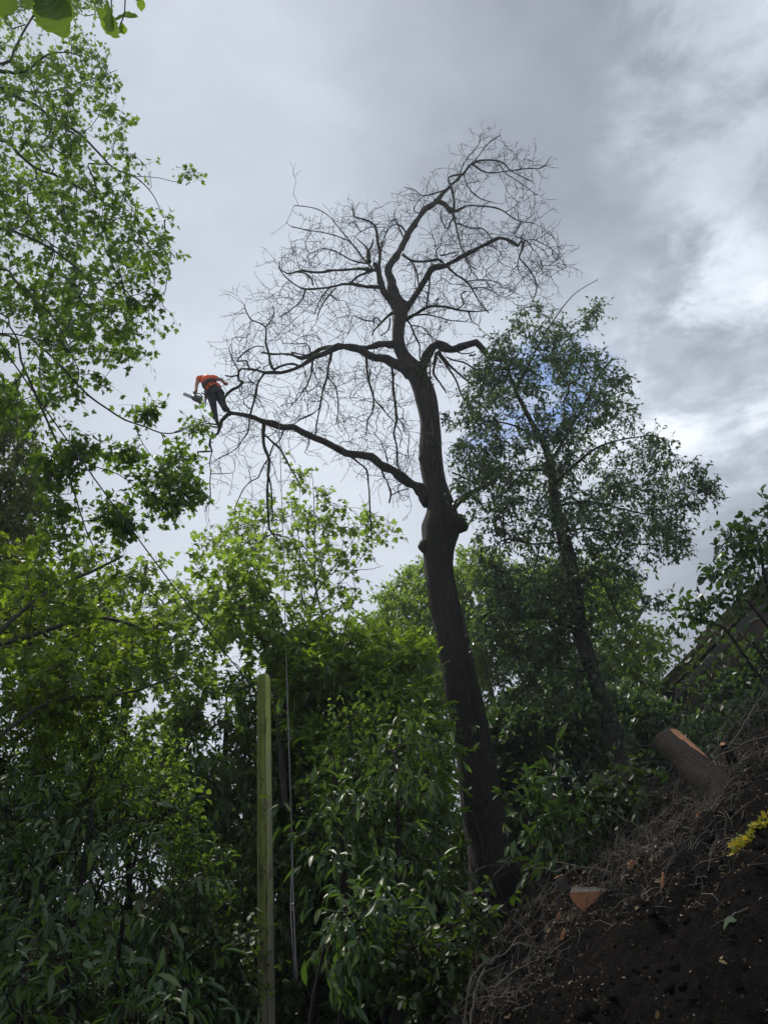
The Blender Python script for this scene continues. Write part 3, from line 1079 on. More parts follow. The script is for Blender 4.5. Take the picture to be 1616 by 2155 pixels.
def lump(g, c, r, axis, stretch, seed):
    """a knotty swelling"""
    import bmesh
    bm = bmesh.new()
    bmesh.ops.create_icosphere(bm, subdivisions=3, radius=1)
    V = np.array([v.co[:] for v in bm.verts])
    Fc = np.array([[v.index for v in f.verts] for f in bm.faces])
    bm.free()
    n = np.array([mnoise.noise(Vector(v * 1.5) + Vector((seed, 0, 0))) + .5 * mnoise.noise(Vector(v * 3.5)) for v in V])
    V = V * (1 + .16 * n)[:, None]
    ax_ = unit(np.array(axis, float))
    V = V + ax_ * (V @ ax_)[:, None] * (stretch - 1)
    g.add(np.array(c) + V * np.array(r), Fc)


lump(g, W(948, 1100, 13.9), np.array([.30, .27, .22]), (1, 0, -.10), 1.12, 3)
lump(g, W(966, 1106, 13.9), np.array([.17, .17, .15]), (1, 0, -.12), 1.05, 13)
lump(g, W(897, 1150, 13.9), np.array([.15, .14, .15]), (-1, 0, .4), 1.1, 9)
lump(g, W(893, 965, 13.95), np.array([.12, .12, .18]), (-1, 0, 0), 1.0, 5)
g.build('trunk', M['bark'], btree)
for c_ in bt.limbs[1:]:
    g = Geo()
    sd_ = 12 if c_[1].max() > .06 else 6
    P, r = c_
    # knobbly, gnarled wood
    w_ = np.array([mnoise.noise(Vector(p * 5)) for p in P])
    q_ = np.array([mnoise.noise_vector(Vector(p * 2.6))[:] for p in P])
    q2 = np.array([mnoise.noise_vector(Vector(p * 7))[:] for p in P])
    P = P + q_ * np.clip(r * .7, .01, .045)[:, None] + q2 * np.clip(r * .35, .006, .02)[:, None]
    g.add(*tubes([(P, (r * 1.06 + .0035) * (1 + .38 * w_))], sd_))
    g.build('limb', M['bark'], btree)
# fine twigs
g = Geo()
bt.twig_geo(g, 4)
S0 = []
D0 = []
for P, r in bt.gchains + [c_ for c_ in bt.limbs if c_[1].max() < .045]:
    if len(P) < 2:
        continue
    d = unit(np.diff(P, axis=0))
    for i in range(1, len(P)):
        if r[i] < .03 and rng.random() < .50 + .30 * mnoise.noise(Vector(P[i] * .9)):
            S0.append(P[i])
            D0.append(d[i - 1] * .6 + rng.normal(0, .75, 3))
S0, D0 = np.array(S0), np.array(D0)
print('bare twigs', len(S0))
T1 = shoots(S0, D0, rng.uniform(.2, .8, len(S0)), 6, .5, .12)
g.add(*tube_batch(T1, .0058, .0042))


def subshoots(T, per, l0, l1, curl, droop, k=4):
    n, kk, _ = T.shape
    i = rng.integers(1, kk, (n, per))
    S = np.take_along_axis(T, i[..., None].repeat(3, -1), 1).reshape(-1, 3)
    Dm = np.take_along_axis(T, i[..., None].repeat(3, -1), 1) - np.take_along_axis(T, (i - 1)[..., None].repeat(3, -1), 1)
    D = unit(Dm).reshape(-1, 3) * .7 + rng.normal(0, .6, (len(S), 3))
    return shoots(S, D, rng.uniform(l0, l1, len(S)), k, curl, droop)


T2 = subshoots(T1, 2, .10, .38, .5, .05)
g.add(*tube_batch(T2, .0045, .0032))
T3 = subshoots(T2, 1, .06, .2, .6, 0, 3)
g.add(*tube_batch(T3, .0036, .003))
g.build('twigs', M['twig'], btree)
g = Geo()
E = np.concatenate([T1[:, -1], T2[:, -1], T3[:, -1]])
k_ = rng.random(len(E)) < .6
E = E[k_]
leaf_geo(g, 'small', E, rng.normal(0, 1, E.shape), rng.normal(0, 1, E.shape), rng.uniform(.02, .045, len(E)))
g.build('buds', M['twig'], btree)


# ------------------------------------------------------------------ leafy trees and shrubs
def leafy(name, label, cat, tree, targets, leafkind, mat, wood, size, sh=5, shlen=(.25, .6), per=6, step=.3, jit=.08, tip=.006,
          droop=.4, up=1.0, along=.5, side=.8, petiole=0.0, group=None, nrand=.5, pw=2.3, shdroop=.15, growup=.05, curl=.5, keep=1.0, limbs=True, parts=('trunk', 'branches', 'foliage'), extra=None, start=.15, sd=.25):
    tree.grow(targets, step=step, jit=jit, tip=tip, pw=pw, up=growup)
    p0 = tree.pos[0]
    root = thing(name, (p0[0], p0[1], p0[2]), label, cat, group)
    for i_, lb in enumerate(tree.limbs):
        g = Geo()
        g.add(*tubes([lb], 12 if lb[1].max() > .04 else 6))
        g.build(parts[0] if (i_ == 0 or parts[0] == 'stem') else 'limb', wood, root)
    g = Geo()
    tree.twig_geo(g)
    tp = tree.tips
    tp = tp[rng.random(len(tp)) < keep]
    Pn, par = tree.N, tree.P_
    S = np.repeat(Pn[tp], sh, 0)
    d = unit(Pn[tp] - Pn[par[tp]])
    D = np.repeat(d, sh, 0) * .9 + rng.normal(0, .7, (len(S), 3))
    back_ = rng.uniform(0, 1, (len(S), 1))
    S = S * back_ + np.repeat(Pn[par[tp]], sh, 0) * (1 - back_)
    T = shoots(S, D, rng.uniform(shlen[0], shlen[1], len(S)), 4, curl, shdroop)
    g.add(*tube_batch(T, max(tip * .8, .003), .002))
    g.build(parts[1], wood, root)
    g = Geo()
    leaves_on(g, T, per, leafkind, size, petiole=petiole, along=along, side=side, droop=droop, up=up, nrand=nrand, start=start, sd=sd)
    if extra is not None:
        extra(g, T)
    o = g.build(parts[2], mat, root)
    return root


# ---- the big maple at the left, its trunk just outside the view
cL, cM = C(0, 0, 2.9926), C(0, 700, 2.886)
ml = Tree()
ml.limb3([(-8.3, 9.2, -.3, .34), (-8.2, 9.2, 3, .30), (-8.1, 9.1, 7, .25), (-8.0, 9.0, 11, .18), (-8.0, 9.0, 14, .08)])
mlimbs = [
    (cL([(0, 560, 26), (120, 620, 24), (220, 660, 20), (330, 740, 17), (500, 840, 15), (620, 960, 13), (720, 1060, 11), (860, 1120, 9), (960, 1220, 6), (1010, 1320, 4)]), 8.6, 1.0),
    (cL([(0, 880, 24), (120, 970, 20), (230, 1060, 18), (370, 1110, 15), (500, 1180, 13), (650, 1270, 10), (800, 1400, 8), (930, 1540, 6), (1050, 1690, 4)]), 8.2, .6),
    (cL([(0, 1440, 18), (120, 1470, 18), (280, 1540, 17), (400, 1620, 14), (500, 1700, 12), (620, 1820, 9), (760, 1860, 6), (860, 1900, 4)]), 8.0, -.4),
    (cL([(0, 1690, 16), (100, 1770, 16), (220, 1890, 14), (330, 1990, 11), (400, 2110, 9), (450, 2220, 6)]), 7.6, .2),
    (cL([(0, 550, 12), (120, 570, 10), (300, 580, 9), (500, 520, 8), (640, 480, 6), (740, 440, 3)]), 8.9, 1.2),
    (cL([(0, 450, 22), (80, 460, 20), (160, 450, 17), (230, 400, 16), (300, 345, 12), (420, 330, 8), (560, 370, 5)]), 8.6, -.6),
    (cL([(20, 400, 18), (90, 320, 18), (150, 200, 14), (220, 80, 12), (260, -60, 9)]), 8.6, .6),
    (cM([(60, 20, 12), (130, 170, 14), (220, 380, 14), (300, 560, 14), (370, 720, 13), (430, 900, 11), (490, 1090, 9), (540, 1240, 7), (600, 1350, 5)]), 7.4, .8),
    (cM([(100, 10, 10), (250, 90, 12), (350, 180, 12), (450, 290, 12), (550, 390, 12), (650, 460, 11), (760, 530, 11), (880, 570, 9), (980, 610, 9), (1080, 605, 8), (1180, 560, 6), (1260, 540, 4)]), 8.2, 1.0),
    (cM([(0, 640, 7), (100, 720, 6), (200, 840, 5), (300, 950, 4)]), 7.6, .2),
    (cM([(0, -120, 10), (60, -40, 10), (110, 40, 9)]), 7.8, .1),
]
for pts, y0, dy in mlimbs:
    ml.limb([(-360, pts[0][1] + (pts[0][1] - 500) * -.15 + 120, pts[0][2] * 1.3), (-160, pts[0][1] + 10, pts[0][2] * 1.1)] + pts, y0=y0, dy=dy)
ml.limb(cM([(370, 720, 9), (480, 770, 8), (600, 820, 7), (720, 860, 6), (820, 930, 4)]), dy=.3)
ml.limb(cM([(385, 60, 7), (430, 120, 6), (480, 230, 6), (470, 330, 4)]), dy=.2)
ml.limb(cM([(1060, 605, 7), (1120, 580, 6), (1190, 545, 4)]), dy=.2)
ml.limb(cM([(820, 560, 7), (850, 640, 5), (900, 720, 4), (960, 800, 3)]), dy=.3)
ml.limb(cM([(980, 612, 6), (1010, 680, 5), (1000, 760, 4)]), dy=.1)
ml.limb(cL([(860, 1110, 5), (1000, 1120, 4), (1120, 1145, 4), (1200, 1100, 3), (1280, 1130, 2)]), dy=.2)
tl = np.concatenate([
    fill([(-120, -140), (200, -120), (235, 0), (250, 70), (240, 130), (285, 190), (300, 235), (270, 290), (325, 330), (335, 370), (372, 400), (400, 490), (400, 530), (372, 600), (392, 640), (360, 690),
          (335, 745), (270, 790), (180, 860), (90, 900), (-120, 920)], 620, 8.8, 1.9, 150, clump=.55, cs=1.3, mg=20),
    fill([(340, 960), (400, 920), (445, 960), (420, 1060), (340, 1095), (285, 1060), (300, 985)], 46, 9.3, .5, 50),
    fill([(390, 890), (430, 880), (455, 885), (440, 920), (400, 925)], 5, 9.2, .2, 30, mg=4),
    fill([(125, 930), (190, 925), (200, 975), (140, 985)], 14, 7.9, .3, 40),
    fill([(210, 1050), (290, 1080), (290, 1130), (240, 1140), (205, 1100)], 20, 8.2, .4, 40),
    fill([(60, 900), (120, 960), (150, 1080), (170, 1180), (120, 1150), (90, 1000)], 24, 7.9, .4, 40),
    fill([(290, 830), (345, 850), (330, 890), (290, 880)], 8, 9.0, .2, 30),
    fill([(385, 350), (410, 350), (408, 400), (385, 410)], 4, 9.6, .1, 20),
    fill([(225, 930), (300, 920), (310, 960), (240, 980)], 10, 9.0, .2, 30),
])
leafy('maple_tree', 'large maple overhanging the upper left, fresh green lobed leaves on long drooping dark branches', 'tree', ml, tl, 'maple', M['maple'], M['bark_maple'],
        .076, sh=4, shlen=(.12, .42), per=5, step=.25, jit=.10, tip=.005, petiole=.05, droop=.55, nrand=.6, shdroop=.3)

# ---- ivy-smothered column far left
iv = Tree()
iv.limb3([(-8.2, 13.5, .0, .3), (-8.2, 13.6, 4, .27), (-8.1, 13.7, 8, .22), (-8.0, 13.7, 10.5, .14), (-7.9, 13.7, 12.2, .06)])
leafy('ivy_covered_tree', 'tree trunk thickly wrapped in brownish green ivy at the far left edge', 'tree', iv,
      fill([(-160, 820), (40, 840), (95, 880), (100, 960), (112, 1080), (85, 1180), (100, 1300), (60, 1400), (-160, 1400)], 420, 13.7, 1.3, 70),
      'small', leaf_mat('old_ivy_leaf', (.028, .045, .010), (.075, .110, .018), (.24, .34, .03), .38, .5, .4, (.12, .10, .02)), M['bark_ivy'],
      .12, sh=7, shlen=(.2, .5), per=9, step=.3, tip=.005, droop=.6)

# ---- lower left maple, nearer and yellower
m2 = Tree()
m2.limb3([(-6.6, 7.0, -.2, .16), (-6.4, 7.2, 2, .13), (-6.0, 7.4, 3.6, .10), (-5.0, 7.7, 4.8, .05)])
m2.limb([(-200, 1500, 16), (-60, 1380, 14), (60, 1340, 11), (200, 1300, 8), (330, 1330, 6)], y0=7.4, dy=.8)
m2.limb([(-120, 1440, 14), (80, 1260, 9), (200, 1200, 7), (260, 1170, 4)], y0=7.2, dy=.8)
m2.limb([(-60, 1600, 12), (100, 1480, 9), (260, 1460, 6), (380, 1420, 4)], y0=7.2, dy=.8)
leafy('maple_tree', 'yellow-green maple foliage low at the left edge, larger leaves above the laurels', 'tree', m2,
      np.concatenate([fill([(-80, 1120), (60, 1150), (190, 1150), (300, 1190), (330, 1260), (350, 1370), (300, 1450), (180, 1500), (80, 1560), (-80, 1580)], 190, 8.1, 1.5, 90, clump=.6, cs=1.7, mg=6)]),
      'maple', M['maple_yellow'], M['bark_maple'], .076, sh=4, shlen=(.15, .4), per=6, step=.25, tip=.004, petiole=.05, droop=.5, nrand=.5)

# ---- maples behind, left of the pole
m3 = Tree()
m3.limb3([(-6.5, 15.0, .2, .22), (-6.4, 15, 3, .19), (-6.2, 15, 6, .13), (-6.0, 15, 8, .06)])
m3.limb([(250, 1700, 20), (262, 1500, 17), (275, 1350, 14), (300, 1240, 10), (310, 1180, 6)], y0=14.5, dy=.4)
m3.limb([(262, 1500, 10), (340, 1380, 9), (400, 1300, 7), (430, 1250, 4)], dy=.4)
leafy('maple_tree', 'mid green maple standing left of the mossy pole, behind the laurels', 'tree', m3,
      fill([(100, 1180), (180, 1150), (260, 1170), (300, 1160), (380, 1170), (460, 1220), (520, 1240), (520, 1330), (470, 1400), (500, 1480), (440, 1560), (380, 1580), (400, 1680), (300, 1740), (60, 1720), (40, 1400)], 380, 14.2, 2.0, 110, clump=.5, cs=1.1, mg=12),
      'maple', M['maple_young'], M['bark_maple'], .115, sh=4, shlen=(.2, .5), per=5, step=.35, tip=.006, petiole=.05, droop=.45)

m4 = Tree()
c10 = C(500, 1160, 4.04)
m4.limb([(600, 1700, 16), (585, 1500, 14)] + c10([(260, 940, 42), (235, 800, 40), (200, 660, 34), (160, 480, 26), (130, 400, 16), (60, 300, 9)]), y0=11.5, dy=.4)
m4.limb(c10([(350, 920, 26), (280, 760, 24), (200, 680, 20), (120, 580, 18), (30, 460, 14), (-60, 380, 8)]), y0=11.6, dy=.2)
m4.limb(c10([(560, 800, 30), (440, 730, 26), (330, 680, 24), (220, 600, 20), (100, 520, 16), (0, 450, 12), (-120, 330, 6)]), y0=11.8, dy=-.2)
m4.limb(c10([(430, 720, 24), (380, 620, 22), (320, 500, 20), (290, 400, 16), (230, 330, 8)]), dy=.2)
m4.limb(c10([(290, 400, 12), (200, 385, 10), (100, 370, 8), (20, 380, 5)]), dy=.1)
m4.limb(c10([(240, 750, 16), (130, 730, 12), (50, 690, 9), (-20, 640, 5)]), dy=.1)
m4.limb(c10([(0, 740, 8), (100, 760, 9), (230, 820, 10)]), dy=.1)
leafy('sapling', 'thin leaning maple saplings with sparse leaves rising behind the top of the pole', 'tree', m4,
      fill([(405, 1170), (480, 1150), (560, 1130), (600, 1170), (620, 1230), (600, 1290), (620, 1340), (560, 1400), (520, 1400), (470, 1390), (430, 1300)], 66, 12.0, .9, 60, clump=.2, cs=1.2),
      'maple', M['maple_young'], M['bark_maple'], .12, sh=3, shlen=(.15, .45), per=5, step=.25, tip=.005, petiole=.05, droop=.45)

# ---- young maple in the middle gap
m5 = Tree()
m5.limb([(690, 1560, 12), (684, 1400, 10)] + c10([(720, 560, 22), (690, 430, 18), (668, 330, 18), (658, 200, 14), (655, 60, 13), (655, -150, 10), (650, -400, 7), (640, -620, 4)]), y0=15.5, dy=.3)
m5.limb(c10([(610, 640, 18), (620, 540, 18), (640, 440, 16), (664, 350, 14)]), y0=15.4, dy=.1)
m5.limb(c10([(610, 560, 18), (575, 470, 16), (548, 380, 15), (530, 250, 13), (528, 100, 11), (525, -80, 8), (480, -300, 5)]), y0=15.4, dy=.5)
m5.limb(c10([(668, 330, 10), (600, 200, 9), (560, 60, 8), (480, -100, 6), (380, -250, 4)]), dy=.7)
m5.limb(c10([(680, 340, 12), (740, 250, 10), (830, 120, 9), (950, -40, 6), (1040, -200, 4)]), dy=.4)
m5.limb(c10([(700, 450, 12), (790, 360, 10), (900, 240, 9), (1000, 130, 7), (1100, -10, 5), (1200, -150, 3)]), dy=-.5)
m5.limb(c10([(720, 620, 10), (790, 550, 9), (860, 490, 8), (910, 460, 5)]), dy=-.2)
m5.limb(c10([(665, 300, 10), (720, 100, 9), (750, -60, 7), (800, -250, 5), (830, -400, 3)]), dy=-.6)
m5.limb(c10([(690, 250, 8), (850, 170, 7), (980, 160, 6), (1150, 150, 5), (1240, 120, 3)]), dy=.4)
leafy('young_maple', 'young maple with bright fresh leaves against the sky, left of the bare trunk', 'tree', m5,
      fill([(640, 940), (690, 990), (700, 1040), (750, 1060), (790, 1050), (840, 1100), (842, 1170), (770, 1180), (765, 1260), (740, 1300), (680, 1310), (640, 1310), (600, 1290), (580, 1230), (500, 1210), (440, 1200),
            (405, 1150), (410, 1100), (470, 1090), (500, 1050), (560, 1030), (590, 980), (620, 950)], 240, 15.6, 1.7, 90, clump=.4, cs=1.1, mg=12),
      'maple', M['maple_young'], M['bark_maple'], .115, sh=2, shlen=(.15, .4), per=4, step=.3, tip=.005, petiole=.06, droop=.45)

# ---- round bright green trees behind
b1 = Tree()
b1.limb([(900, 1700, 30), (890, 1500, 26), (880, 1400, 20), (875, 1300, 12), (880, 1230, 6)], y0=24, dy=.3)
b1.limb([(890, 1480, 14), (850, 1380, 10), (820, 1320, 6)], dy=.4)
leafy('broadleaf_tree', 'rounded bright green tree just left of the bare trunk, farther back', 'tree', b1,
      fill([(790, 1250), (830, 1200), (870, 1170), (920, 1160), (1000, 1170), (1000, 1400), (950, 1500), (870, 1480), (800, 1400), (760, 1330)], 300, 24, 3.0, 90, clump=.2, cs=.6),
      'small', M['far'], M['bark_maple'], .14, sh=8, shlen=(.25, .7), per=12, step=.5, tip=.008, droop=.3)
b2 = Tree()
b2.limb([(1180, 1800, 30), (1150, 1560, 26), (1130, 1400, 20), (1120, 1280, 14), (1110, 1180, 8)], y0=22, dy=.4)
b2.limb([(1150, 1560, 18), (1250, 1420, 14), (1320, 1330, 10), (1360, 1270, 6)], dy=.4)
b2.limb([(1140, 1480, 12), (1080, 1350, 9), (1040, 1230, 6)], dy=.2)
b2.limb([(1060, 1560, 9), (1030, 1440, 8), (1000, 1320, 6), (985, 1230, 4)], y0=21, dy=.2)
leafy('broadleaf_tree', 'wide bright green tree behind the ivy-clad tree, lit crown reaching towards the roof', 'tree', b2,
      fill([(985, 1060), (1020, 1040), (1040, 1100), (1060, 1180), (1200, 1180), (1300, 1170), (1340, 1220), (1385, 1290), (1410, 1350), (1400, 1420), (1415, 1500), (1420, 1600), (1250, 1640), (1040, 1600), (980, 1450), (970, 1200)], 640, 21.5, 2.5, 110, clump=.26, cs=.6),
      'small', M['far'], M['bark_maple'], .13, sh=8, shlen=(.25, .7), per=11, step=.5, tip=.008, droop=.3)

# ---- ivy-clad tree at the right
c5, c6 = C(860, 560, 2.1376), C(1060, 1380, 2.7806)
it = Tree()
it.limb(c6([(760, 900, 150), (720, 750, 134), (685, 620, 130), (655, 510, 128), (620, 400, 116), (570, 250, 100), (520, 100, 92)]) + c5([(770, 1640, 72), (742, 1450, 72), (715, 1300, 66), (690, 1200, 60), (662, 1100, 52), (650, 1000, 44), (640, 900, 36), (605, 800, 28), (545, 690, 22), (480, 560, 18), (440, 450, 14), (430, 380, 8)]), y0=12.4, dy=.2)
it.limb(c5([(650, 980, 16), (740, 900, 14), (840, 820, 11), (960, 780, 8), (1100, 760, 5)]), dy=-.5)
it.limb(c5([(640, 880, 16), (720, 740, 12), (800, 600, 9), (860, 480, 6), (920, 420, 4)]), dy=-.4)
it.limb(c5([(662, 1080, 14), (800, 1060, 10), (950, 1090, 8), (1100, 1120, 6), (1200, 1100, 4)]), dy=-.6)
it.limb(c5([(600, 790, 14), (480, 720, 10), (360, 700, 7), (270, 740, 5)]), dy=-.4)
it.limb(c5([(640, 920, 12), (500, 920, 9), (380, 940, 6), (280, 900, 4)]), dy=.5)
it.limb(c5([(480, 560, 12), (560, 400, 8), (640, 260, 6), (740, 130, 4), (850, 60, 3)]), dy=.3)
it.limb(c5([(740, 1450, 14), (840, 1390, 9), (960, 1610, 7)]), dy=-.4)
it.limb(c5([(690, 1200, 12), (820, 1180, 9), (980, 1240, 7), (1130, 1260, 5)]), dy=.6)
it.limb(c5([(700, 1240, 12), (560, 1250, 9), (430, 1230, 7), (370, 1300, 5)]), dy=-.5)
ivy_poly = [(1040, 690), (1075, 650), (1120, 635), (1170, 640), (1200, 670), (1230, 720), (1290, 740), (1325, 790), (1335, 850), (1345, 900), (1400, 915), (1430, 960), (1450, 1000), (1468, 1060), (1450, 1130), (1430, 1180), (1360, 1190),
            (1300, 1190), (1250, 1210), (1200, 1250), (1190, 1330), (1170, 1400), (1080, 1390), (1050, 1330), (1035, 1280), (1040, 1180), (1010, 1110), (970, 1070), (955, 1000), (960, 900), (945, 860), (970, 820), (990, 770), (1020, 750)]
tt_ = np.concatenate([fill(ivy_poly, 800, 12.5, 1.6, 130, clump=.26, cs=1.5, mg=6),
                      fill([(1005, 1120), (1060, 1150), (1180, 1180), (1225, 1260), (1235, 1400), (1235, 1480), (1120, 1500), (1040, 1460), (1015, 1320)], 200, 12.9, .9, 60, clump=.3, cs=1.5, mg=4),
                      fill([(1190, 1180), (1230, 1180), (1260, 1320), (1290, 1440), (1325, 1580), (1310, 1600), (1262, 1500), (1225, 1360)], 26, 12.3, .2, 20, mg=1),
                      fill([(1230, 1180), (1330, 1180), (1350, 1230), (1300, 1290), (1250, 1300)], 24, 12.3, .7, 40, clump=.2, mg=4),
                      fill([(1200, 690), (1260, 610), (1285, 600), (1270, 650), (1240, 700)], 10, 12.7, .2, 30),
                      fill([(1330, 1250), (1420, 1250), (1410, 1290), (1350, 1280)], 4, 12.0, .2, 30),
                      fill([(1420, 930), (1500, 1000), (1520, 1040), (1470, 1060)], 14, 12.0, .3, 30)])
leafy('ivy_clad_tree', 'leaning tree right of the bare tree, smothered in small dark glossy leaves', 'tree', it, tt_, 'small', M['ivy'], M['bark_ivy'],
      .078, sh=6, shlen=(.12, .5), per=7, step=.22, jit=.14, tip=.005, droop=.5, nrand=.7, curl=.9, shdroop=.25)
# young leafy shoots on the bare trunk's upper part belong to the climbing ivy
ivp = Tree()
ivp.limb([(1010, 1560, 6), (985, 1400, 6), (960, 1250, 5), (935, 1100, 5), (925, 1000, 5), (912, 900, 5), (905, 820, 4), (905, 760, 3)], y0=13.6, dy=0)
leafy('climbing_ivy', 'thin climbing ivy with small leaves on the upper trunk of the bare tree', 'ivy', ivp,
      np.concatenate([fill([(868, 770), (905, 720), (925, 740), (915, 860), (935, 960), (905, 1000), (895, 880)], 42, 13.75, .25, 30), fill([(920, 860), (965, 850), (950, 920), (925, 910)], 12, 13.7, .2, 30)]),
      'small', M['under'], M['twig'], .08, sh=2, shlen=(.06, .2), per=4, step=.15, tip=.003, parts=('stem', 'branches', 'foliage'))

# ---- oval-leaved bush at the right edge
rb = Tree()
rb.limb([(1700, 1650, 12), (1660, 1500, 11), (1640, 1350, 9), (1610, 1220, 7), (1590, 1120, 4)], y0=8.6, dy=.2)
rb.limb([(1660, 1500, 8), (1580, 1400, 6), (1520, 1320, 5), (1450, 1300, 3)], dy=-.2)
rb.limb([(1640, 1350, 7), (1560, 1250, 5), (1500, 1180, 4)], dy=.3)
rb.limb([(1660, 1480, 7), (1700, 1300, 6), (1720, 1150, 4)], dy=.3)
leafy('oval_leaved_bush', 'tall dark green bush with oval leaves against the sky, in front of the roof', 'bush', rb,
      np.concatenate([fill([(1545, 1040), (1600, 1020), (1720, 1000), (1760, 1200), (1740, 1330), (1620, 1300), (1560, 1300), (1520, 1300), (1480, 1300), (1425, 1300), (1440, 1240), (1480, 1230), (1475, 1180), (1500, 1110)], 105, 8.8, .9, 80, clump=.25, cs=1.8, mg=24),
                      fill([(1420, 1270), (1480, 1270), (1500, 1310), (1440, 1315)], 9, 8.5, .2, 25)]),
      'oval', M['bush'], M['twig'], .088, sh=3, shlen=(.12, .35), per=6, step=.2, tip=.004, droop=.35, parts=('stem', 'branches', 'foliage'))

# ---- evergreens: far to near
GI = 'evergreen shrubs under the trees'


def shrub(name, label, poly, n, yc, th, kind, mat, size, stems, cat='shrub', rpx=110, clump=.2, cs=1.0, **kw):
    tr = Tree()
    for s_ in stems:
        x, y, r, top = s_
        z0 = gz(x, y) - .1
        tr.limb3([(x, y, z0, r), (x + rng.uniform(-.2, .2), y, z0 + (top - z0) * .5, r * .8), (x + rng.uniform(-.3, .3), y + .1, top, r * .4)], step=.2)
    opts = dict(sh=5, shlen=(.2, .5), per=7, step=.25, tip=.005, parts=('stem', 'branches', 'foliage'))
    opts.update(kw)
    mg_ = opts.pop('mg', 12)
    T_ = fill(poly, n, yc, th, rpx, clump=clump, cs=cs, mg=mg_) if isinstance(poly, list) else poly
    T_ = T_[T_[:, 2] > hgt(T_[:, 0], T_[:, 1]) + .05]
    return leafy(name, label, cat, tr, T_, kind, mat, M['twig'], size, **opts)


shrub('laurel_tree', 'big rounded evergreen with yellow-green top shoots, between the rope and the bare trunk',
      [(575, 1350), (620, 1310), (700, 1295), (760, 1310), (820, 1330), (880, 1350), (915, 1400), (935, 1500), (945, 1600), (945, 1700), (700, 1690), (600, 1600), (575, 1480)], 460, 12.0, 1.2,
      'laurel', M['laurel_bright'], .15, [(-.8, 12, .08, 5.0), (.1, 12.2, .07, 4.6), (-.3, 11.8, .05, 4.5)], cat='tree', per=8, sh=5, droop=.1, along=.8, clump=.1)
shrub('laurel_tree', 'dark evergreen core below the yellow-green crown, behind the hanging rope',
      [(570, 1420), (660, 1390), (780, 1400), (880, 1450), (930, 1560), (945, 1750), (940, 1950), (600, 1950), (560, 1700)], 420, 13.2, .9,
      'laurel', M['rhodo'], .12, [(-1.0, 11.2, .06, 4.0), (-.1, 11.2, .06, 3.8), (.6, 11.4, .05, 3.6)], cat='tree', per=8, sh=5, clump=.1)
shrub('evergreen_tree', 'thin dark evergreen behind the pole, sky glinting through its narrow leaves',
      [(400, 1450), (470, 1430), (540, 1400), (600, 1450), (680, 1540), (720, 1640), (700, 1780), (640, 1860), (400, 1900), (330, 1800), (340, 1640), (370, 1550)], 430, 12.8, 1.3,
      'laurel_far', M['rhodo'], .17, [(-2.3, 12.8, .08, 4.8), (-2.9, 12.6, .06, 4.2), (-1.6, 13, .05, 4.4)], cat='tree', per=7, sh=4, clump=.32, cs=1.3)
shrub('holly_thicket', 'glinting dark thicket of small leaves at the foot of the leaning ivy-clad tree',
      [(1030, 1470), (1120, 1440), (1230, 1430), (1330, 1440), (1400, 1470), (1440, 1500), (1450, 1560), (1430, 1680), (1250, 1720), (1060, 1800), (1020, 1600)], 620, 15.2, 1.0,
      'small', M['ivy'], .13, [(3.4, 15.2, .05, 5.4), (4.4, 15.2, .05, 5.3), (5.6, 15.0, .05, 5.6)], per=9, sh=6, clump=.12, shlen=(.12, .35))
shrub('bramble_thicket', 'dark tangled thicket below the roof at the right edge, bare stems showing',
      [(1440, 1530), (1500, 1500), (1560, 1470), (1640, 1440), (1780, 1400), (1780, 1620), (1600, 1640), (1450, 1640), (1420, 1580)], 260, 9.4, .9,
      'small', M['ivy'], .085, [(4.6, 9.4, .04, 4.8), (5.6, 9.4, .04, 5.2)], per=8, sh=5, clump=.1, shlen=(.1, .25))
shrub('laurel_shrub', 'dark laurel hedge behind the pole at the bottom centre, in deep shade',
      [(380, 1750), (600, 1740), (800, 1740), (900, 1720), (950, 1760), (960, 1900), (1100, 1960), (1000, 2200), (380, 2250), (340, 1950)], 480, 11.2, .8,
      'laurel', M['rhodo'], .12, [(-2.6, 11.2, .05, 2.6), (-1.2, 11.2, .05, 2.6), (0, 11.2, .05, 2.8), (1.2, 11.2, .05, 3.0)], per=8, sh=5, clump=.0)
shrub('laurel_shrub', 'glossy laurel shrub right of the hanging rope, grey-green leaves shining at mid height',
      [(700, 1560), (780, 1550), (880, 1520), (930, 1550), (930, 1620), (915, 1740), (920, 1860), (900, 1920), (760, 1900), (660, 1840), (640, 1780), (680, 1660)], 46, 8.2, .8,
      'laurel', M['laurel'], .115, [(-.4, 8.3, .04, 3.2), (.1, 8.4, .04, 3.3)], per=9, sh=3, along=.8, side=.7, droop=.55, rpx=70, clump=.3, cs=1.8, shlen=(.3, .65), sd=.38)
shrub('laurel_shrub', 'low glossy laurel right of the pole, large drooping leaves at the bottom of the picture',
      [(640, 1920), (720, 1880), (800, 1860), (880, 1900), (900, 2000), (860, 2080), (780, 2060), (720, 2100), (650, 2110), (630, 2050), (640, 1980)], 30, 7.0, .5,
      'laurel', M['laurel'], .115, [(-.5, 7.1, .03, 1.7), (-.1, 7.1, .03, 1.7)], per=9, sh=3, along=.8, side=.7, droop=.6, rpx=70, clump=.2, cs=1.8, shlen=(.25, .5), mg=40)
shrub('laurel_shrub', 'wide laurel with arching shoots of pale shining leaves at the lower left',
      [(-60, 1620), (60, 1640), (200, 1650), (300, 1700), (420, 1780), (440, 1900), (430, 2000), (320, 2060), (200, 2000), (-60, 2000)], 74, 7.2, .9,
      'laurel', M['laurel'], .098, [(-3.4, 7.3, .05, 3.0), (-2.6, 7.3, .04, 2.6), (-4.2, 7.3, .05, 3.2)], per=9, sh=3, along=.9, side=.65, droop=.5, rpx=90, clump=.5, cs=1.8, shlen=(.35, .8), sd=.38)
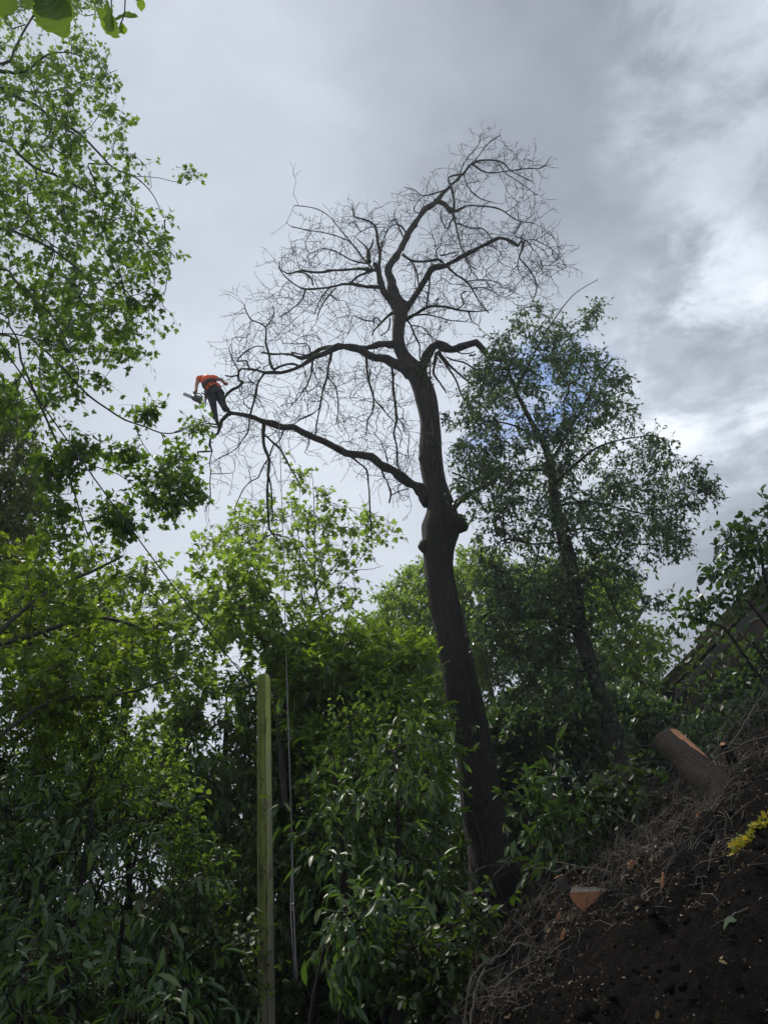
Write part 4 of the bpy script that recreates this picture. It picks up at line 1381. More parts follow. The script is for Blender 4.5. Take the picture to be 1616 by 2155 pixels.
shrub('laurel_shrub', 'nearest laurel sprays in the bottom left corner, long leaves',
      [(-60, 1980), (100, 1960), (250, 2040), (420, 2060), (430, 2150), (400, 2260), (-60, 2260)], 22, 5.4, .5,
      'laurel', M['laurel'], .11, [(-2.6, 5.4, .03, 1.4), (-1.7, 5.4, .03, 1.2)], per=9, sh=3, along=.9, side=.65, droop=.5, rpx=90, clump=.4, cs=2, shlen=(.3, .7), mg=30)
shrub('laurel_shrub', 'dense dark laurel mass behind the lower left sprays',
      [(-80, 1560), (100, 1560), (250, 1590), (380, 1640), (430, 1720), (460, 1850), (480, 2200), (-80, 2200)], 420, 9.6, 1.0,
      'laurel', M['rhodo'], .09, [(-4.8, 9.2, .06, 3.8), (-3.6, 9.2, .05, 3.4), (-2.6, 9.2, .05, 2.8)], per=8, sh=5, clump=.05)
shrub('laurel_sapling', 'pale green laurel sapling with upright shoots, between the bare trunk and the leaning tree',
      [(1090, 1600), (1150, 1570), (1200, 1580), (1240, 1680), (1260, 1780), (1220, 1850), (1120, 1840), (1085, 1720)], 26, 8.2, .35,
      'laurel', M['laurel'], .13, [(1.75, 8.3, .02, 3.1), (2.0, 8.2, .02, 3.2)], per=9, sh=3, along=1.0, side=.7, droop=.1, rpx=60, clump=0)
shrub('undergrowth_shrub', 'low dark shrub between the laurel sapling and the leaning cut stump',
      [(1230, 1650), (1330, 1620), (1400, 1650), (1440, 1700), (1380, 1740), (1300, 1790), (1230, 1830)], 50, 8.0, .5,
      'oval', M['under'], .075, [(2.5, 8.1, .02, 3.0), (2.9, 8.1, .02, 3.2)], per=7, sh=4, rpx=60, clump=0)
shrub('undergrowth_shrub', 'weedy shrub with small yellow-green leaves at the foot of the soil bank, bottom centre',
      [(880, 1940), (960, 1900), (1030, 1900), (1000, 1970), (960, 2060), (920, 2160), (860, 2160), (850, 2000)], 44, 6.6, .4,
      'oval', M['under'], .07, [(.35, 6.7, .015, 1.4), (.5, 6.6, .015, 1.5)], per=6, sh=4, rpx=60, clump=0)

house_ivy()

shrub('mixed_shrub', 'dark bushy undergrowth filling the gap at the foot of the bare trunk',
      [(930, 1700), (1000, 1690), (1100, 1700), (1170, 1760), (1170, 1900), (1000, 1960), (930, 1900)], 200, 15.6, .8,
      'small', M['under'], .12, [(1.0, 15.6, .03, 3.4), (1.9, 15.6, .03, 3.4)], per=8, sh=6, rpx=60, clump=0)
shrub('mixed_shrub', 'light green small-leaved shrub growing up through the laurels at the left edge',
      [(-60, 1480), (120, 1460), (260, 1500), (380, 1560), (420, 1660), (400, 1800), (200, 1860), (-60, 1860)], 260, 8.6, .7,
      'oval', M['far'], .06, [(-4.0, 8.6, .03, 3.6), (-3.2, 8.6, .03, 3.4), (-2.4, 8.7, .03, 3.0)], per=7, sh=4, clump=.5, cs=1.6)
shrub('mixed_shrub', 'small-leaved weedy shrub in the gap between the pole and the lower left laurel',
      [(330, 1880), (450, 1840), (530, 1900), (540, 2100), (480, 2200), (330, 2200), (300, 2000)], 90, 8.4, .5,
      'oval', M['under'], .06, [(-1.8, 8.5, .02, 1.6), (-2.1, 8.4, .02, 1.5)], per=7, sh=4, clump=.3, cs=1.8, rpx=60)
shrub('mixed_shrub', 'bright small-leaved shrub in the gap right of the hanging rope, behind the laurels',
      [(640, 1500), (760, 1480), (900, 1480), (930, 1560), (930, 1700), (900, 1840), (700, 1860), (640, 1700)], 130, 9.8, .6,
      'oval', M['far'], .06, [(-.3, 9.8, .03, 3.6), (.3, 9.8, .03, 3.8)], per=7, sh=4, clump=.4, cs=1.6)
# far wood and undergrowth nobody could count
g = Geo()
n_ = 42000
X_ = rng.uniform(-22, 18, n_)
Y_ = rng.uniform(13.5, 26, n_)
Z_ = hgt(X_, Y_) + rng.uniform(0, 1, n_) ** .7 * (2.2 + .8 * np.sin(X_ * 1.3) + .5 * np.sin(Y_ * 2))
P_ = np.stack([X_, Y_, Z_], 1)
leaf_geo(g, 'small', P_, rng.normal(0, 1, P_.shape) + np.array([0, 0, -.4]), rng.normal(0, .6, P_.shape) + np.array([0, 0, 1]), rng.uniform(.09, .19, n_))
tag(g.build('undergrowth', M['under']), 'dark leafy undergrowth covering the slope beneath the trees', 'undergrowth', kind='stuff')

# ------------------------------------------------------------------ more materials
M['wood'] = plain('fresh_cut_wood', (.42, .17, .07), .7, .3, 14)
M['skin'] = plain('skin', (.34, .19, .13), .55, .08, 30)
M['orange'] = plain('orange_work_shirt', (.75, .075, .012), .75, .15, 9)
M['trousers'] = plain('navy_trousers', (.012, .014, .024), .85, .3, 10)
M['strap'] = plain('black_webbing', (.012, .012, .013), .6, .2, 20)
M['glove'] = plain('red_work_glove', (.22, .035, .02), .7, .3, 20)
M['boot'] = plain('black_boot', (.014, .012, .011), .55, .2, 20)
M['helmet'] = plain('orange_helmet', (.62, .11, .03), .35, .05, 5)
M['grey_plastic'] = plain('dark_grey_plastic', (.045, .047, .05), .45, .1, 8)
M['green_plastic'] = plain('green_plastic', (.20, .34, .06), .45, .15, 8)
M['steel'] = plain('brushed_steel', (.30, .31, .33), .4, .1, 30, metal=.8)
M['rope'] = plain('pale_rope', (.17, .155, .16), .8, .2, 60)
M['rope_red'] = plain('red_flecked_rope', (.26, .10, .09), .8, .4, 60)
M['cable'] = plain('black_cable', (.03, .03, .033), .6, .2, 5)
M['yellow_leaf'] = leaf_mat('yellowing_ivy_leaf', (.13, .17, .012), (.42, .30, .015), (.5, .42, .02), .3, .45, .4)
M['pale_leaf'] = leaf_mat('pale_fallen_leaf', (.22, .27, .17), (.26, .31, .2), (.2, .25, .1), .15, .45, .4)
M['litter'] = leaf_mat('dead_leaf', (.030, .022, .012), (.14, .085, .035), (.10, .06, .02), .15, .6, .3, (.20, .15, .07))
M['chestnut'] = leaf_mat('broad_leaf', (.040, .090, .012), (.080, .150, .015), (.30, .50, .04), .5, .45, .4)

# ------------------------------------------------------------------ mossy pole
m, t, b = new_mat('mossy_pole_wood')
tcx = t.n.new('ShaderNodeTexCoord').outputs['Object']
grain = t.noise(t.mapping(tcx, (1, 1, .05)), 40, 8, .7)
big = t.noise(t.mapping(tcx, (1.5, 1.5, .35)), 2.2, 5)
blot = t.noise(t.mapping(tcx, (1, 1, .4)), 14, 6, .6)
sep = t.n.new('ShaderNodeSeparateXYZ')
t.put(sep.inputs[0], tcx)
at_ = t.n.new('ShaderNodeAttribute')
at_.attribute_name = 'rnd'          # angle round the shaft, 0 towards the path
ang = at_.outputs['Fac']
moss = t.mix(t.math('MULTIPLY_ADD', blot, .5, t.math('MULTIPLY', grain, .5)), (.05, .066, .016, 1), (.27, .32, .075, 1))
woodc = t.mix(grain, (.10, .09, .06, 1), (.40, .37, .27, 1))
lit_side = t.maprange(t.math('MULTIPLY_ADD', t.math('SUBTRACT', blot, .5), .5, ang), .15, .60, 0, 1)  # right side paler: its light is put into moss and wood colour
lit_low = t.math('MULTIPLY', lit_side, t.maprange(sep.outputs[2], 3.7, 2.9, 0, 1))
moss = t.mix(lit_side, moss, t.mix(grain, (.16, .20, .045, 1), (.46, .52, .16, 1)))
bare_lit = t.math('ADD', t.math('MULTIPLY', lit_low, t.maprange(blot, .35, .6, .35, 1)), t.maprange(sep.outputs[2], 1.7, .9, 0, .8), clamp=True)
bare_lit = t.math('MAXIMUM', bare_lit, t.math('MULTIPLY', t.maprange(big, .58, .68), .55))
c = t.mix(bare_lit, moss, woodc)
crack = t.math('MULTIPLY', t.maprange(t.math('ABSOLUTE', t.math('SUBTRACT', ang, t.math('MULTIPLY_ADD', big, .12, .17))), .0, .06, 1, 0), .9)
stain = t.maprange(t.noise(t.mapping(tcx, (1, 1, .22)), 7, 6, .65), .56, .70, 0, .75)
c = t.mix(stain, c, (.03, .03, .014, 1))
c = t.mix(crack, c, (.010, .010, .006, 1))
t.put(b.inputs['Base Color'], c)
b.inputs['Roughness'].default_value = .85
b.inputs['Specular IOR Level'].default_value = .2
bp = t.n.new('ShaderNodeBump')
bp.inputs['Strength'].default_value = .7
bp.inputs['Distance'].default_value = .03
t.put(bp.inputs['Height'], t.math('SUBTRACT', grain, t.math('MULTIPLY', crack, 1.5)))
t.put(b.inputs['Normal'], bp.outputs[0])
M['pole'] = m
PY = 9.0
pt_, pb_ = W(555, 1421, PY), W(561.5, 2150, PY)
pd_ = (pb_ - pt_) / (pt_[2] - pb_[2])
base_ = pt_ + pd_ * (pt_[2] - gz(pb_[0], PY) + .0)
pole = thing('pole', base_, 'sawn-off wooden pole, green with moss, standing at the bottom left of the rope', 'pole')
rt, rb_ = 13.6 * mpp(555, 1440, PY), 18.6 * mpp(561, 2120, PY)
g = Geo()
nz_, ns_ = 60, 40
zz = np.linspace(-.3, 1, nz_)
zz = np.append(zz[:-1], [.985, .997, 1.0])
ra = []
for q in zz:
    r_ = rb_ + (rt - rb_) * q
    if q > .99:
        r_ *= .90 if q < .999 else .84
    ra.append(r_)
H_ = pt_[2] - base_[2]
V_ = []
for q, r_ in zip(zz, ra):
    c0 = base_ * (1 - q) + pt_ * q
    for k in range(ns_):
        a = 2 * math.pi * k / ns_
        # a flatter sawn side facing right and shallow waves along the grain
        rr = r_ * (1 + .02 * mnoise.noise(Vector((math.cos(a) * 1.5, math.sin(a) * 1.5, q * 5))))
        rr *= 1 - .035 * max(0, math.cos(a - math.radians(-62))) ** 8
        V_.append(c0 + np.array([math.cos(a) * rr, math.sin(a) * rr, 0]))
nr = len(zz)
ii_ = np.arange(nr - 1)[:, None] * ns_
kk_ = np.arange(ns_)
k2_ = (kk_ + 1) % ns_
Q_ = np.stack([ii_ + kk_, ii_ + k2_, ii_ + ns_ + k2_, ii_ + ns_ + kk_], -1).reshape(-1, 4)
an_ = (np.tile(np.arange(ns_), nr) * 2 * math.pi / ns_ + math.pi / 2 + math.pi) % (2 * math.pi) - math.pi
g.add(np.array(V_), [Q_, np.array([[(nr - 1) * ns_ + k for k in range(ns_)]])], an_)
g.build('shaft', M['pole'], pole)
for (px_, py_) in ((549, 1528), (551, 1643), (552.5, 1705), (553.5, 1835)):
    # stubs of old step staples: two prongs and a bent bar
    c0 = W(px_, py_, PY - rt * .98)
    g = Geo()
    s_ = .030
    pts_ = [c0 + np.array([-s_ * .5, .02, s_ * 1.6]), c0 + np.array([-s_ * .4, -.022, s_ * 1.5]), c0 + np.array([s_ * .2, -.035, s_ * .3]), c0 + np.array([s_ * .9, -.02, 0]), c0 + np.array([s_ * 1.3, .02, 0])]
    g.add(*tubes([(np.array(pts_), np.full(5, .0045))], 6))
    g.add(*tubes([(np.array([c0 + np.array([0, .02, -s_ * .9]), c0 + np.array([0, -.012, -s_ * 1.1]), c0 + np.array([0, -.012, -s_ * 2.2]), c0 + np.array([0, .02, -s_ * 2.4])]), np.full(4, .004))], 6))
    g.build('staple', M['cable'], pole)
g = Geo()
c0 = W(547, 1445, PY - rt * .97)
g.add(*tubes([(np.array([c0 + np.array([0, .01, 0]), c0 + np.array([0, -.004, 0])]), np.array([.008, .008]))], 8))
g.build('bolt', M['strap'], pole)


def cord(name, pts, r, mat, label, cat, step=.15, twist=0):
    S = crspline(np.array(pts), step)
    g = Geo()
    g.add(*tubes([(S, np.full(len(S), r))], 8))
    return tag(g.build(name, mat), label, cat)


# the cable that comes down to the pole from above the path
P0 = W(545, 1462, PY + .06)
P1 = W(-60, 632, 5.2)
pts_ = [P0 * (1 - u) + P1 * u + np.array([0, 0, -.35 * 4 * u * (1 - u) * .25]) for u in np.linspace(0, 1, 9)]
cord('cable', pts_, .0065, M['cable'], 'thin dark cable running from the pole top up to the left through the maple leaves', 'cable')

# ------------------------------------------------------------------ the climber
import bmesh
_bm = bmesh.new()
bmesh.ops.create_icosphere(_bm, subdivisions=3, radius=1)
ICO_V = np.array([v.co[:] for v in _bm.verts])
ICO_F = np.array([[v.index for v in f.verts] for f in _bm.faces])
_bm.free()


def capsule(g, a, b, ra, rb, flat=None, k=1.0):
    """closed tapered limb segment; flat = direction in which it is squeezed by k"""
    a, b = np.array(a, float), np.array(b, float)
    ax_ = unit(b - a) if np.linalg.norm(b - a) > 1e-6 else np.array([0, 0, 1.0])
    s = ICO_V @ ax_
    off = ICO_V.copy()
    if flat is not None:
        f = unit(np.array(flat, float))
        off = off + f * (off @ f)[:, None] * (k - 1)
    V = np.where((s > 0)[:, None], b + off * rb, a + off * ra)
    g.add(V, ICO_F)


def fused(g, name, mat, parent, voxel):
    o = g.build(name, mat, parent)
    m = o.modifiers.new('fuse', 'REMESH')
    m.mode = 'VOXEL'
    m.voxel_size = voxel
    m.use_smooth_shade = True
    s = o.modifiers.new('soften', 'SMOOTH')
    s.factor = .5
    s.iterations = 3
    return o


cl, cz = 380.0, 740.0


def J(cx, cy, y):
    """a joint: a place in the close-up of the climber, at forward distance y"""
    return W(cl + cx / 11.543, cz + cy / 11.543, y)


# where the limb crotch lies, so that the boots stand on wood
Xp = np.array(bt.px)
Dp = np.array(bt.dep)


def near_dep(px, py):
    return Dp[int(np.argmin((Xp[:, 0] - px) ** 2 + (Xp[:, 1] - py) ** 2))]


yL = near_dep(461, 893)
yR = near_dep(481, 870)
Y0 = (yL + yR) / 2
footL, footR = J(880, 1700, yL), J(1150, 1440, yR)
ankL, ankR = J(850, 1600, yL - .03), J(1085, 1400, yR - .03)
kneeL, kneeR = J(800, 1300, Y0 - .02), J(1010, 1240, Y0 + .02)
hipL, hipR = J(740, 1010, Y0), J(925, 990, Y0)
pel, waist = J(830, 960, Y0), J(745, 850, Y0 + .02)
chest, neck = J(655, 720, Y0 + .08), J(640, 630, Y0 + .22)
shL, shR = J(455, 655, Y0 + .14), J(815, 640, Y0 + .14)
elL, elR = J(398, 790, Y0 + .10), J(1000, 685, Y0 + .06)
wrL, wrR = J(380, 960, Y0 - .02), J(1080, 775, Y0 + .02)
head = J(640, 700, Y0 + .42)
person = thing('person', tuple(footL), 'climber in orange shirt and dark trousers, bending over on the long limb with a chainsaw', 'person')
fwd = unit(np.array([0, 1, 0.15]))
g = Geo()
capsule(g, pel, waist, .125, .115, fwd, .75)
capsule(g, waist, chest, .115, .14, fwd, .72)
capsule(g, chest, neck, .14, .09, fwd, .75)
capsule(g, shL, shR, .07, .07)
capsule(g, neck, head, .055, .06)
capsule(g, head, head + np.array([0, .05, -.05]), .09, .075)
capsule(g, head + np.array([0, .12, -.06]), head + np.array([0, .135, -.08]), .016, .014)      # nose
for s_ in (-1, 1):
    capsule(g, head + np.array([s_ * .088, .02, 0]), head + np.array([s_ * .092, .01, .02]), .018, .018)   # ears
capsule(g, shL, elL, .056, .044)
capsule(g, elL, wrL, .043, .030)
capsule(g, shR, elR, .056, .044)
capsule(g, elR, wrR, .043, .030)
for h_, k_, a_ in ((hipL, kneeL, ankL), (hipR, kneeR, ankR)):
    capsule(g, h_, k_, .085, .055)
    capsule(g, k_, a_, .055, .038)
body = fused(g, 'body', M['skin'], person, .012)


def hand(parent, wr, palm_dir, side_dir, name='glove'):
    """palm and five bent fingers closing round what is held"""
    d, s = unit(np.array(palm_dir, float)), unit(np.array(side_dir, float))
    n = unit(np.cross(d, s))
    g = Geo()
    pc = wr + d * .05
    capsule(g, wr - d * .02, wr + d * .01, .034, .033)
    capsule(g, wr + d * .01, pc + d * .02, .032, .034, n, .6)
    for i_, (o_, l_) in enumerate(((-.030, .040), (-.010, .046), (.010, .044), (.029, .034))):
        k0 = pc + d * .028 + s * o_
        k1 = k0 + d * l_ * .6 + n * .012
        k2 = k1 + n * l_ * .75 - d * .004
        k3 = k2 + n * l_ * .1 - d * l_ * .55
        capsule(g, k0, k1, .0105, .010)
        capsule(g, k1, k2, .010, .009)
        capsule(g, k2, k3, .009, .0085)
    t0 = wr + d * .015 - s * .03
    t1 = t0 + d * .022 - s * .024 + n * .012
    t2 = t1 + d * .022 + n * .026
    capsule(g, t0, t1, .013, .012)
    capsule(g, t1, t2, .012, .010)
    return fused(g, name, M['glove'], parent, .006)


hand(person, wrL, J(355, 1050, Y0 - .03) - wrL, (1, 0, 0))
hand(person, wrR, J(1130, 800, Y0 + .0) - wrR, (.5, 0, 1))
g = Geo()
capsule(g, pel + (waist - pel) * .1, waist, .140, .130, fwd, .78)
capsule(g, waist, chest, .130, .158, fwd, .74)
capsule(g, chest, chest + (neck - chest) * .7, .158, .105, fwd, .78)
capsule(g, shL * .93 + shR * .07, shR * .93 + shL * .07, .078, .078)
for a_, b_ in ((shL, elL), (shR, elR)):
    capsule(g, a_, a_ * .72 + b_ * .28, .072, .066)
# loose folds and the shirt tail at the right hip
capsule(g, J(900, 800, Y0 - .06), J(960, 860, Y0 - .05), .05, .035)
capsule(g, J(600, 640, Y0 + .02), J(640, 690, Y0 - .02), .03, .02)
fused(g, 'shirt', M['orange'], person, .011)
g = Geo()
for h_, k_, a_ in ((hipL, kneeL, ankL), (hipR, kneeR, ankR)):
    capsule(g, h_, k_, .112, .080)
    capsule(g, k_, a_, .080, .062)
    capsule(g, a_ * .8 + k_ * .2, a_, .070, .066)
capsule(g, pel, pel + (waist - pel) * .25, .140, .130, fwd, .85)
capsule(g, hipL, hipR, .12, .12)
fused(g, 'trousers', M['trousers'], person, .012)
for a_, f_ in ((ankL, footL), (ankR, footR)):
    g = Geo()
    capsule(g, a_ + np.array([0, 0, .03]), f_ + np.array([0, -.02, .03]), .052, .048)
    capsule(g, f_ + np.array([0, -.03, .02]), f_ + np.array([.02, .15, .0]), .045, .038)
    fused(g, 'boot', M['boot'], person, .010)
# helmet over the bowed head
g = Geo()
capsule(g, head + np.array([0, -.005, .025]), head + np.array([0, .01, .035]), .112, .112)
capsule(g, head + np.array([0, .09, .0]), head + np.array([0, .12, -.01]), .08, .06, (0, .2, 1), .3)
fused(g, 'helmet', M['helmet'], person, .010)


def band(g, c, n_, u, ru, rv, r, k=24):
    n_ = unit(np.array(n_, float))
    u = unit(np.array(u, float) - n_ * (np.array(u, float) @ n_))
    v = np.cross(n_, u)
    a = np.linspace(0, 2 * np.pi, k)
    P = c + np.cos(a)[:, None] * u * ru + np.sin(a)[:, None] * v * rv
    g.add(*tubes([(P, np.full(k, r))], 8, cap=False))


hg = Geo()
tor = chest - pel
wb = waist * .55 + chest * .45
for o_ in (-.045, -.02, .005, .03):
    band(hg, wb + unit(tor) * o_, tor, (1, 0, 0), .158, .125, .020)
band(hg, pel + unit(tor) * .05, tor, (1, 0, 0), .152, .128, .014)
for h_, k_ in ((hipL, kneeL), (hipR, kneeR)):
    band(hg, h_ * .8 + k_ * .2, k_ - h_, (1, 0, 0), .120, .120, .016)
for sx in (-.06, .07):
    hg.add(*tubes([(np.array([wb + np.array([sx, -.128, -.02]), waist + np.array([sx * 1.1, -.128, -.02]), pel + np.array([sx * 1.3, -.135, .03]), hipL * .5 + hipR * .5 + np.array([sx * 1.6, -.13, -.08])]), np.full(4, .014))], 8))
for q_, l_ in ((J(1010, 930, Y0 - .05), .09), (J(960, 830, Y0 - .06), .06), (J(640, 1040, Y0 - .08), .10)):
    hg.add(*tubes([(np.array([q_, q_ + np.array([.03, 0, -l_ * .5]), q_ + np.array([.0, 0, -l_])]), np.array([.016, .02, .014]))], 8))
hg.build('harness', M['strap'], person)
g = Geo()
p_ = J(600, 950, Y0 - .08)
q_ = J(612, 1330, Y0 - .10)
g.add(*tubes([(np.array([p_, p_ * .66 + q_ * .34, p_ * .33 + q_ * .67, q_]), np.array([.022, .024, .019, .009]))], 8))
g.add(*tubes([(np.array([J(515, 1000, Y0 - .1), J(560, 1020, Y0 - .1), J(600, 1050, Y0 - .09), J(650, 1060, Y0 - .08)]), np.array([.018, .014, .015, .012]))], 8))
g.build('saw_scabbard', M['strap'], person)

# chainsaw hanging from the left hand
sa = J(440, 1200, Y0 - .06)
sb = J(60, 1045, Y0 + .02)
sx_ = unit(sb - sa)
sz_ = unit(np.array([0, -.35, 1.0]) - sx_ * (np.array([0, -.35, 1.0]) @ sx_))
sy_ = np.cross(sz_, sx_)
so_ = J(385, 1150, Y0 - .05)
saw = thing('chainsaw', tuple(so_), 'small green and grey chainsaw held low by the climber', 'chainsaw')


def SP(x, y, z):
    return so_ + sx_ * x + sy_ * y + sz_ * z


g = Geo()
capsule(g, SP(-.09, 0, .01), SP(.07, 0, .0), .072, .062, sy_, .75)
capsule(g, SP(-.10, 0, .05), SP(.05, 0, .055), .05, .042, sy_, .8)
capsule(g, SP(.02, 0, -.02), SP(.11, 0, -.01), .05, .035, sy_, .8)
fused(g, 'engine_housing', M['grey_plastic'], saw, .009)
g = Geo()
capsule(g, SP(-.09, -.055, -.02), SP(.06, -.05, -.025), .050, .042, sy_, .35)
fused(g, 'side_cover', M['green_plastic'], saw, .008)
g = Geo()
g.add(*tubes([(np.array([SP(-.12, 0, .02), SP(-.13, 0, .09), SP(-.08, 0, .135), SP(.0, 0, .14), SP(.06, 0, .12), SP(.08, 0, .05)]), np.full(6, .014))], 8))
g.build('handle', M['strap'], saw)
g = Geo()
a = np.linspace(-math.pi / 2, math.pi / 2, 9)
L_ = float(np.linalg.norm(sb - so_))
out = [(.08, -.032)] + [(L_ - .03 + .03 * math.cos(x), .032 * math.sin(x)) for x in a] + [(.08, .032)]
V_ = np.array([SP(x, -.004, z) for x, z in out] + [SP(x, .004, z) for x, z in out])
k_ = len(out)
g.add(V_, [np.array([list(range(k_)), list(range(2 * k_ - 1, k_ - 1, -1))]), np.array([(i, i + k_, (i + 1) % k_ + k_, (i + 1) % k_) for i in range(k_)])])
g.build('guide_bar', M['steel'], saw, smooth=False)
g = Geo()
g.add(*tubes([(np.array([SP(x, 0, z) for x, z in out]), np.full(k_, .006))], 6))
g.build('chain', M['strap'], saw)
cord('saw_lanyard', [SP(-.10, -.02, -.05), J(480, 1275, Y0 - .08), J(540, 1240, Y0 - .1), J(640, 1150, Y0 - .1), J(690, 1060, Y0 - .12)], .010, M['strap'],
     'short dark strap looping from the chainsaw to the climber belt', 'strap', .03)

# ropes
ya = near_dep(843, 500)
cord('climbing_rope', [J(930, 900, Y0 - .12), J(1050, 815, Y0 - .02), J(1110, 760, Y0), W(496, 785, Y0 + .02), W(657, 640, (Y0 + ya) / 2), W(842, 478, ya)], .0065, M['rope_red'],
     'thin climbing line rising from the climber belt to the fork high in the bare tree', 'rope')
cord('work_rope', [J(1050, 835, Y0 - .03), J(1230, 1160, Y0 - .04), J(1560, 1510, Y0 - .1), W(552, 906, near_dep(552, 900) - .22), W(560, 893, near_dep(560, 890) - .05)], .006, M['rope_red'],
     'slack line from the climber right hand down along the long limb', 'rope')
yl = near_dep(588, 893)
cord('hanging_rope', [W(588, 886, yl), W(588, 900, yl - .24), W(593, 1050, 13.4), W(597, 1180, 12.5), W(603, 1400, 11.0), W(608, 1560, 10.2), W(612.5, 1700, 9.6), W(617, 1860, 9.1), W(621, 1980, 8.8), W(625, 2062, 8.6)], .0072, M['rope'],
     'pale rope hanging from the long limb down beside the mossy pole', 'rope')
cord('hanging_rope', [W(613, 1790, 9.35), W(615, 1830, 9.2), W(612, 1900, 8.95), W(616, 1990, 8.7), W(621, 2060, 8.55)], .0055, M['rope'],
     'thinner rope tail doubled beside the lower end of the pale hanging rope', 'rope')

# ------------------------------------------------------------------ big leaves hanging in at the top left
ob = thing('overhanging_branch', tuple(W(300, -260, 2.0)), 'near broad leaves on thin stalks hanging into the top left corner', 'branch')
g = Geo()
st = [[(330, -260), (290, -120), (268, -30), (262, 30), (255, 48)], [(290, -120), (255, -60), (237, -10), (235, 25)], [(330, -260), (200, -150), (110, -60), (75, -10)], [(330, -260), (320, -120), (300, -30), (296, -5)]]
for s_ in st:
    P = crspline(np.array([W(x, y, 2.0 + .1 * math.sin(x)) for x, y in s_]), .03)
    g.add(*tubes([(P, np.linspace(.005, .0028, len(P)))], 6))
g.build('stalk', M['stem'], ob)
g = Geo()


def bigleaf(base, tip, y, w_=1.0, tilt=0.0):
    a, b_ = W(base[0], base[1], y), W(tip[0], tip[1], y + tilt)
    S_ = float(np.linalg.norm(b_ - a))
    V, Fc = LEAF['chest']
    A = unit(b_ - a)
    view = unit(EYE - a)
    N_ = unit(view + rng.normal(0, .35, 3))
    X = unit(np.cross(A, N_))
    Z = np.cross(X, A)
    v = a + S_ * (V[:, 0, None] * X * w_ + V[:, 1, None] * A + V[:, 2, None] * Z)
    g.add(v, Fc, np.full(len(V), rng.random()))


ny_ = 15
yy_ = np.linspace(.05, .97, ny_)
prof_ = np.interp(yy_, [0, .2, .45, .68, .85, 1], [.04, .15, .27, .34, .25, .02])
LEAF['chest'] = t_strip([(float(p_ * (1.05 if i_ % 2 else .95)), float(y_ + (.02 if i_ % 2 else 0))) for i_, (p_, y_) in enumerate(zip(prof_, yy_))], .25, .3)
LEAF['chest'][0][1:ny_ + 1, 2] += np.array([.035 if i_ % 2 else -.035 for i_ in range(ny_)])
LEAF['chest'][0][ny_ + 2:2 * ny_ + 2, 2] += np.array([.035 if i_ % 2 else -.035 for i_ in range(ny_)])[::-1]
for ba, ti, y_, w_ in (((236, 28), (201, 36), 2.0, 1.1), ((236, 28), (216, 4), 2.02, 1.1), ((236, 28), (222, 64), 1.98, 1.2), ((236, 28), (248, 58), 2.02, .9), ((255, 46), (262, 70), 1.95, 1.2), ((258, 34), (272, 44), 1.97, 1.3),
                       ((78, -20), (82, 28), 1.9, .9), ((85, -20), (118, 38), 1.9, .9), ((85, -25), (125, 12), 1.92, 1.1), ((70, -20), (52, 12), 1.95, 1.0), ((296, -8), (298, 16), 2.0, .9), ((294, -10), (282, 2), 2.0, 1.0),
                       ((20, -30), (4, 14), 2.0, 1.1)):
    bigleaf(ba, ti, y_, w_, rng.uniform(-.04, .04))
g.build('leaves', M['chestnut'], ob)

# ------------------------------------------------------------------ logs, stumps and litter on the bank


def log(name, label, a, b, ra, rb2, bark, cat='log', cut=True, group=None, lumpy=.08, flat=None):
    a, b = np.array(a, float), np.array(b, float)
    root = thing(name, tuple(a), label, cat, group)
    n = 26
    ns = 28
    ax_ = unit(b - a)
    ref = np.array([0, 0, 1.0]) if abs(ax_[2]) < .9 else np.array([1.0, 0, 0])
    U = unit(np.cross(ax_, ref))
    Vv = np.cross(ax_, U)
    V = []
    for i in range(n):
        u = i / (n - 1)
        c0 = a * (1 - u) + b * u
        r_ = ra * (1 - u) + rb2 * u
        for k in range(ns):
            t_ = 2 * math.pi * k / ns
            q = 1 + lumpy * mnoise.noise(Vector((math.cos(t_) * 2, math.sin(t_) * 2, u * 3 + a[0] * 5))) + lumpy * .6 * mnoise.noise(Vector((math.cos(t_) * 6, math.sin(t_) * 6, u * 3)))
            if flat:
                q *= flat(t_)
            V.append(c0 + (U * math.cos(t_) + Vv * math.sin(t_)) * r_ * q)
    V = np.array(V)
    i0 = np.arange(n - 1)[:, None] * ns
    k = np.arange(ns)
    Q = np.stack([i0 + k, i0 + (k + 1) % ns, i0 + ns + (k + 1) % ns, i0 + ns + k], -1).reshape(-1, 4)
    g = Geo()
    g.add(V, Q)
    g.build('bark', bark, root)
    for ring, d_ in ((V[-ns:], ax_), (V[:ns], -ax_)):
        g = Geo()
        cc = ring.mean(0)
        inner = cc + (ring - cc) * .93 + d_ * .004
        V2 = np.vstack([ring, inner, cc[None] + d_ * .006])
        f4 = np.stack([k, (k + 1) % ns, ns + (k + 1) % ns, ns + k], -1)
        f3 = np.stack([ns + k, ns + (k + 1) % ns, np.full(ns, 2 * ns)], -1)
        g.add(V2, [f4, f3])
        g.build('cut_face', M['cutwood'], root, smooth=False)
    return root


m, t, b = new_mat('sawn_wood')
tcx = t.n.new('ShaderNodeTexCoord').outputs['Object']
gr = t.noise(t.mapping(tcx, (.8, 4, 14), rot=(.1, .2, 0)), 9, 6, .7)
t.put(b.inputs['Base Color'], t.ramp(gr, [(.3, (.12, .045, .020)), (.55, (.30, .125, .055)), (.75, (.42, .21, .10))]))
b.inputs['Roughness'].default_value = .8
M['cutwood'] = m
M['stump_bark'] = bark_mat('stump_bark', (.005, .004, .0035), (.034, .024, .018), 14, 1.0, 0, .5)
M['pale_bark'] = bark_mat('pale_bark', (.012, .011, .010), (.085, .078, .070), 30, .6, 0, .6)


def onb(px, py, lift=0.0, dy=None):
    p = ground_hit(px, py)
    return p + np.array([0, 0, lift])


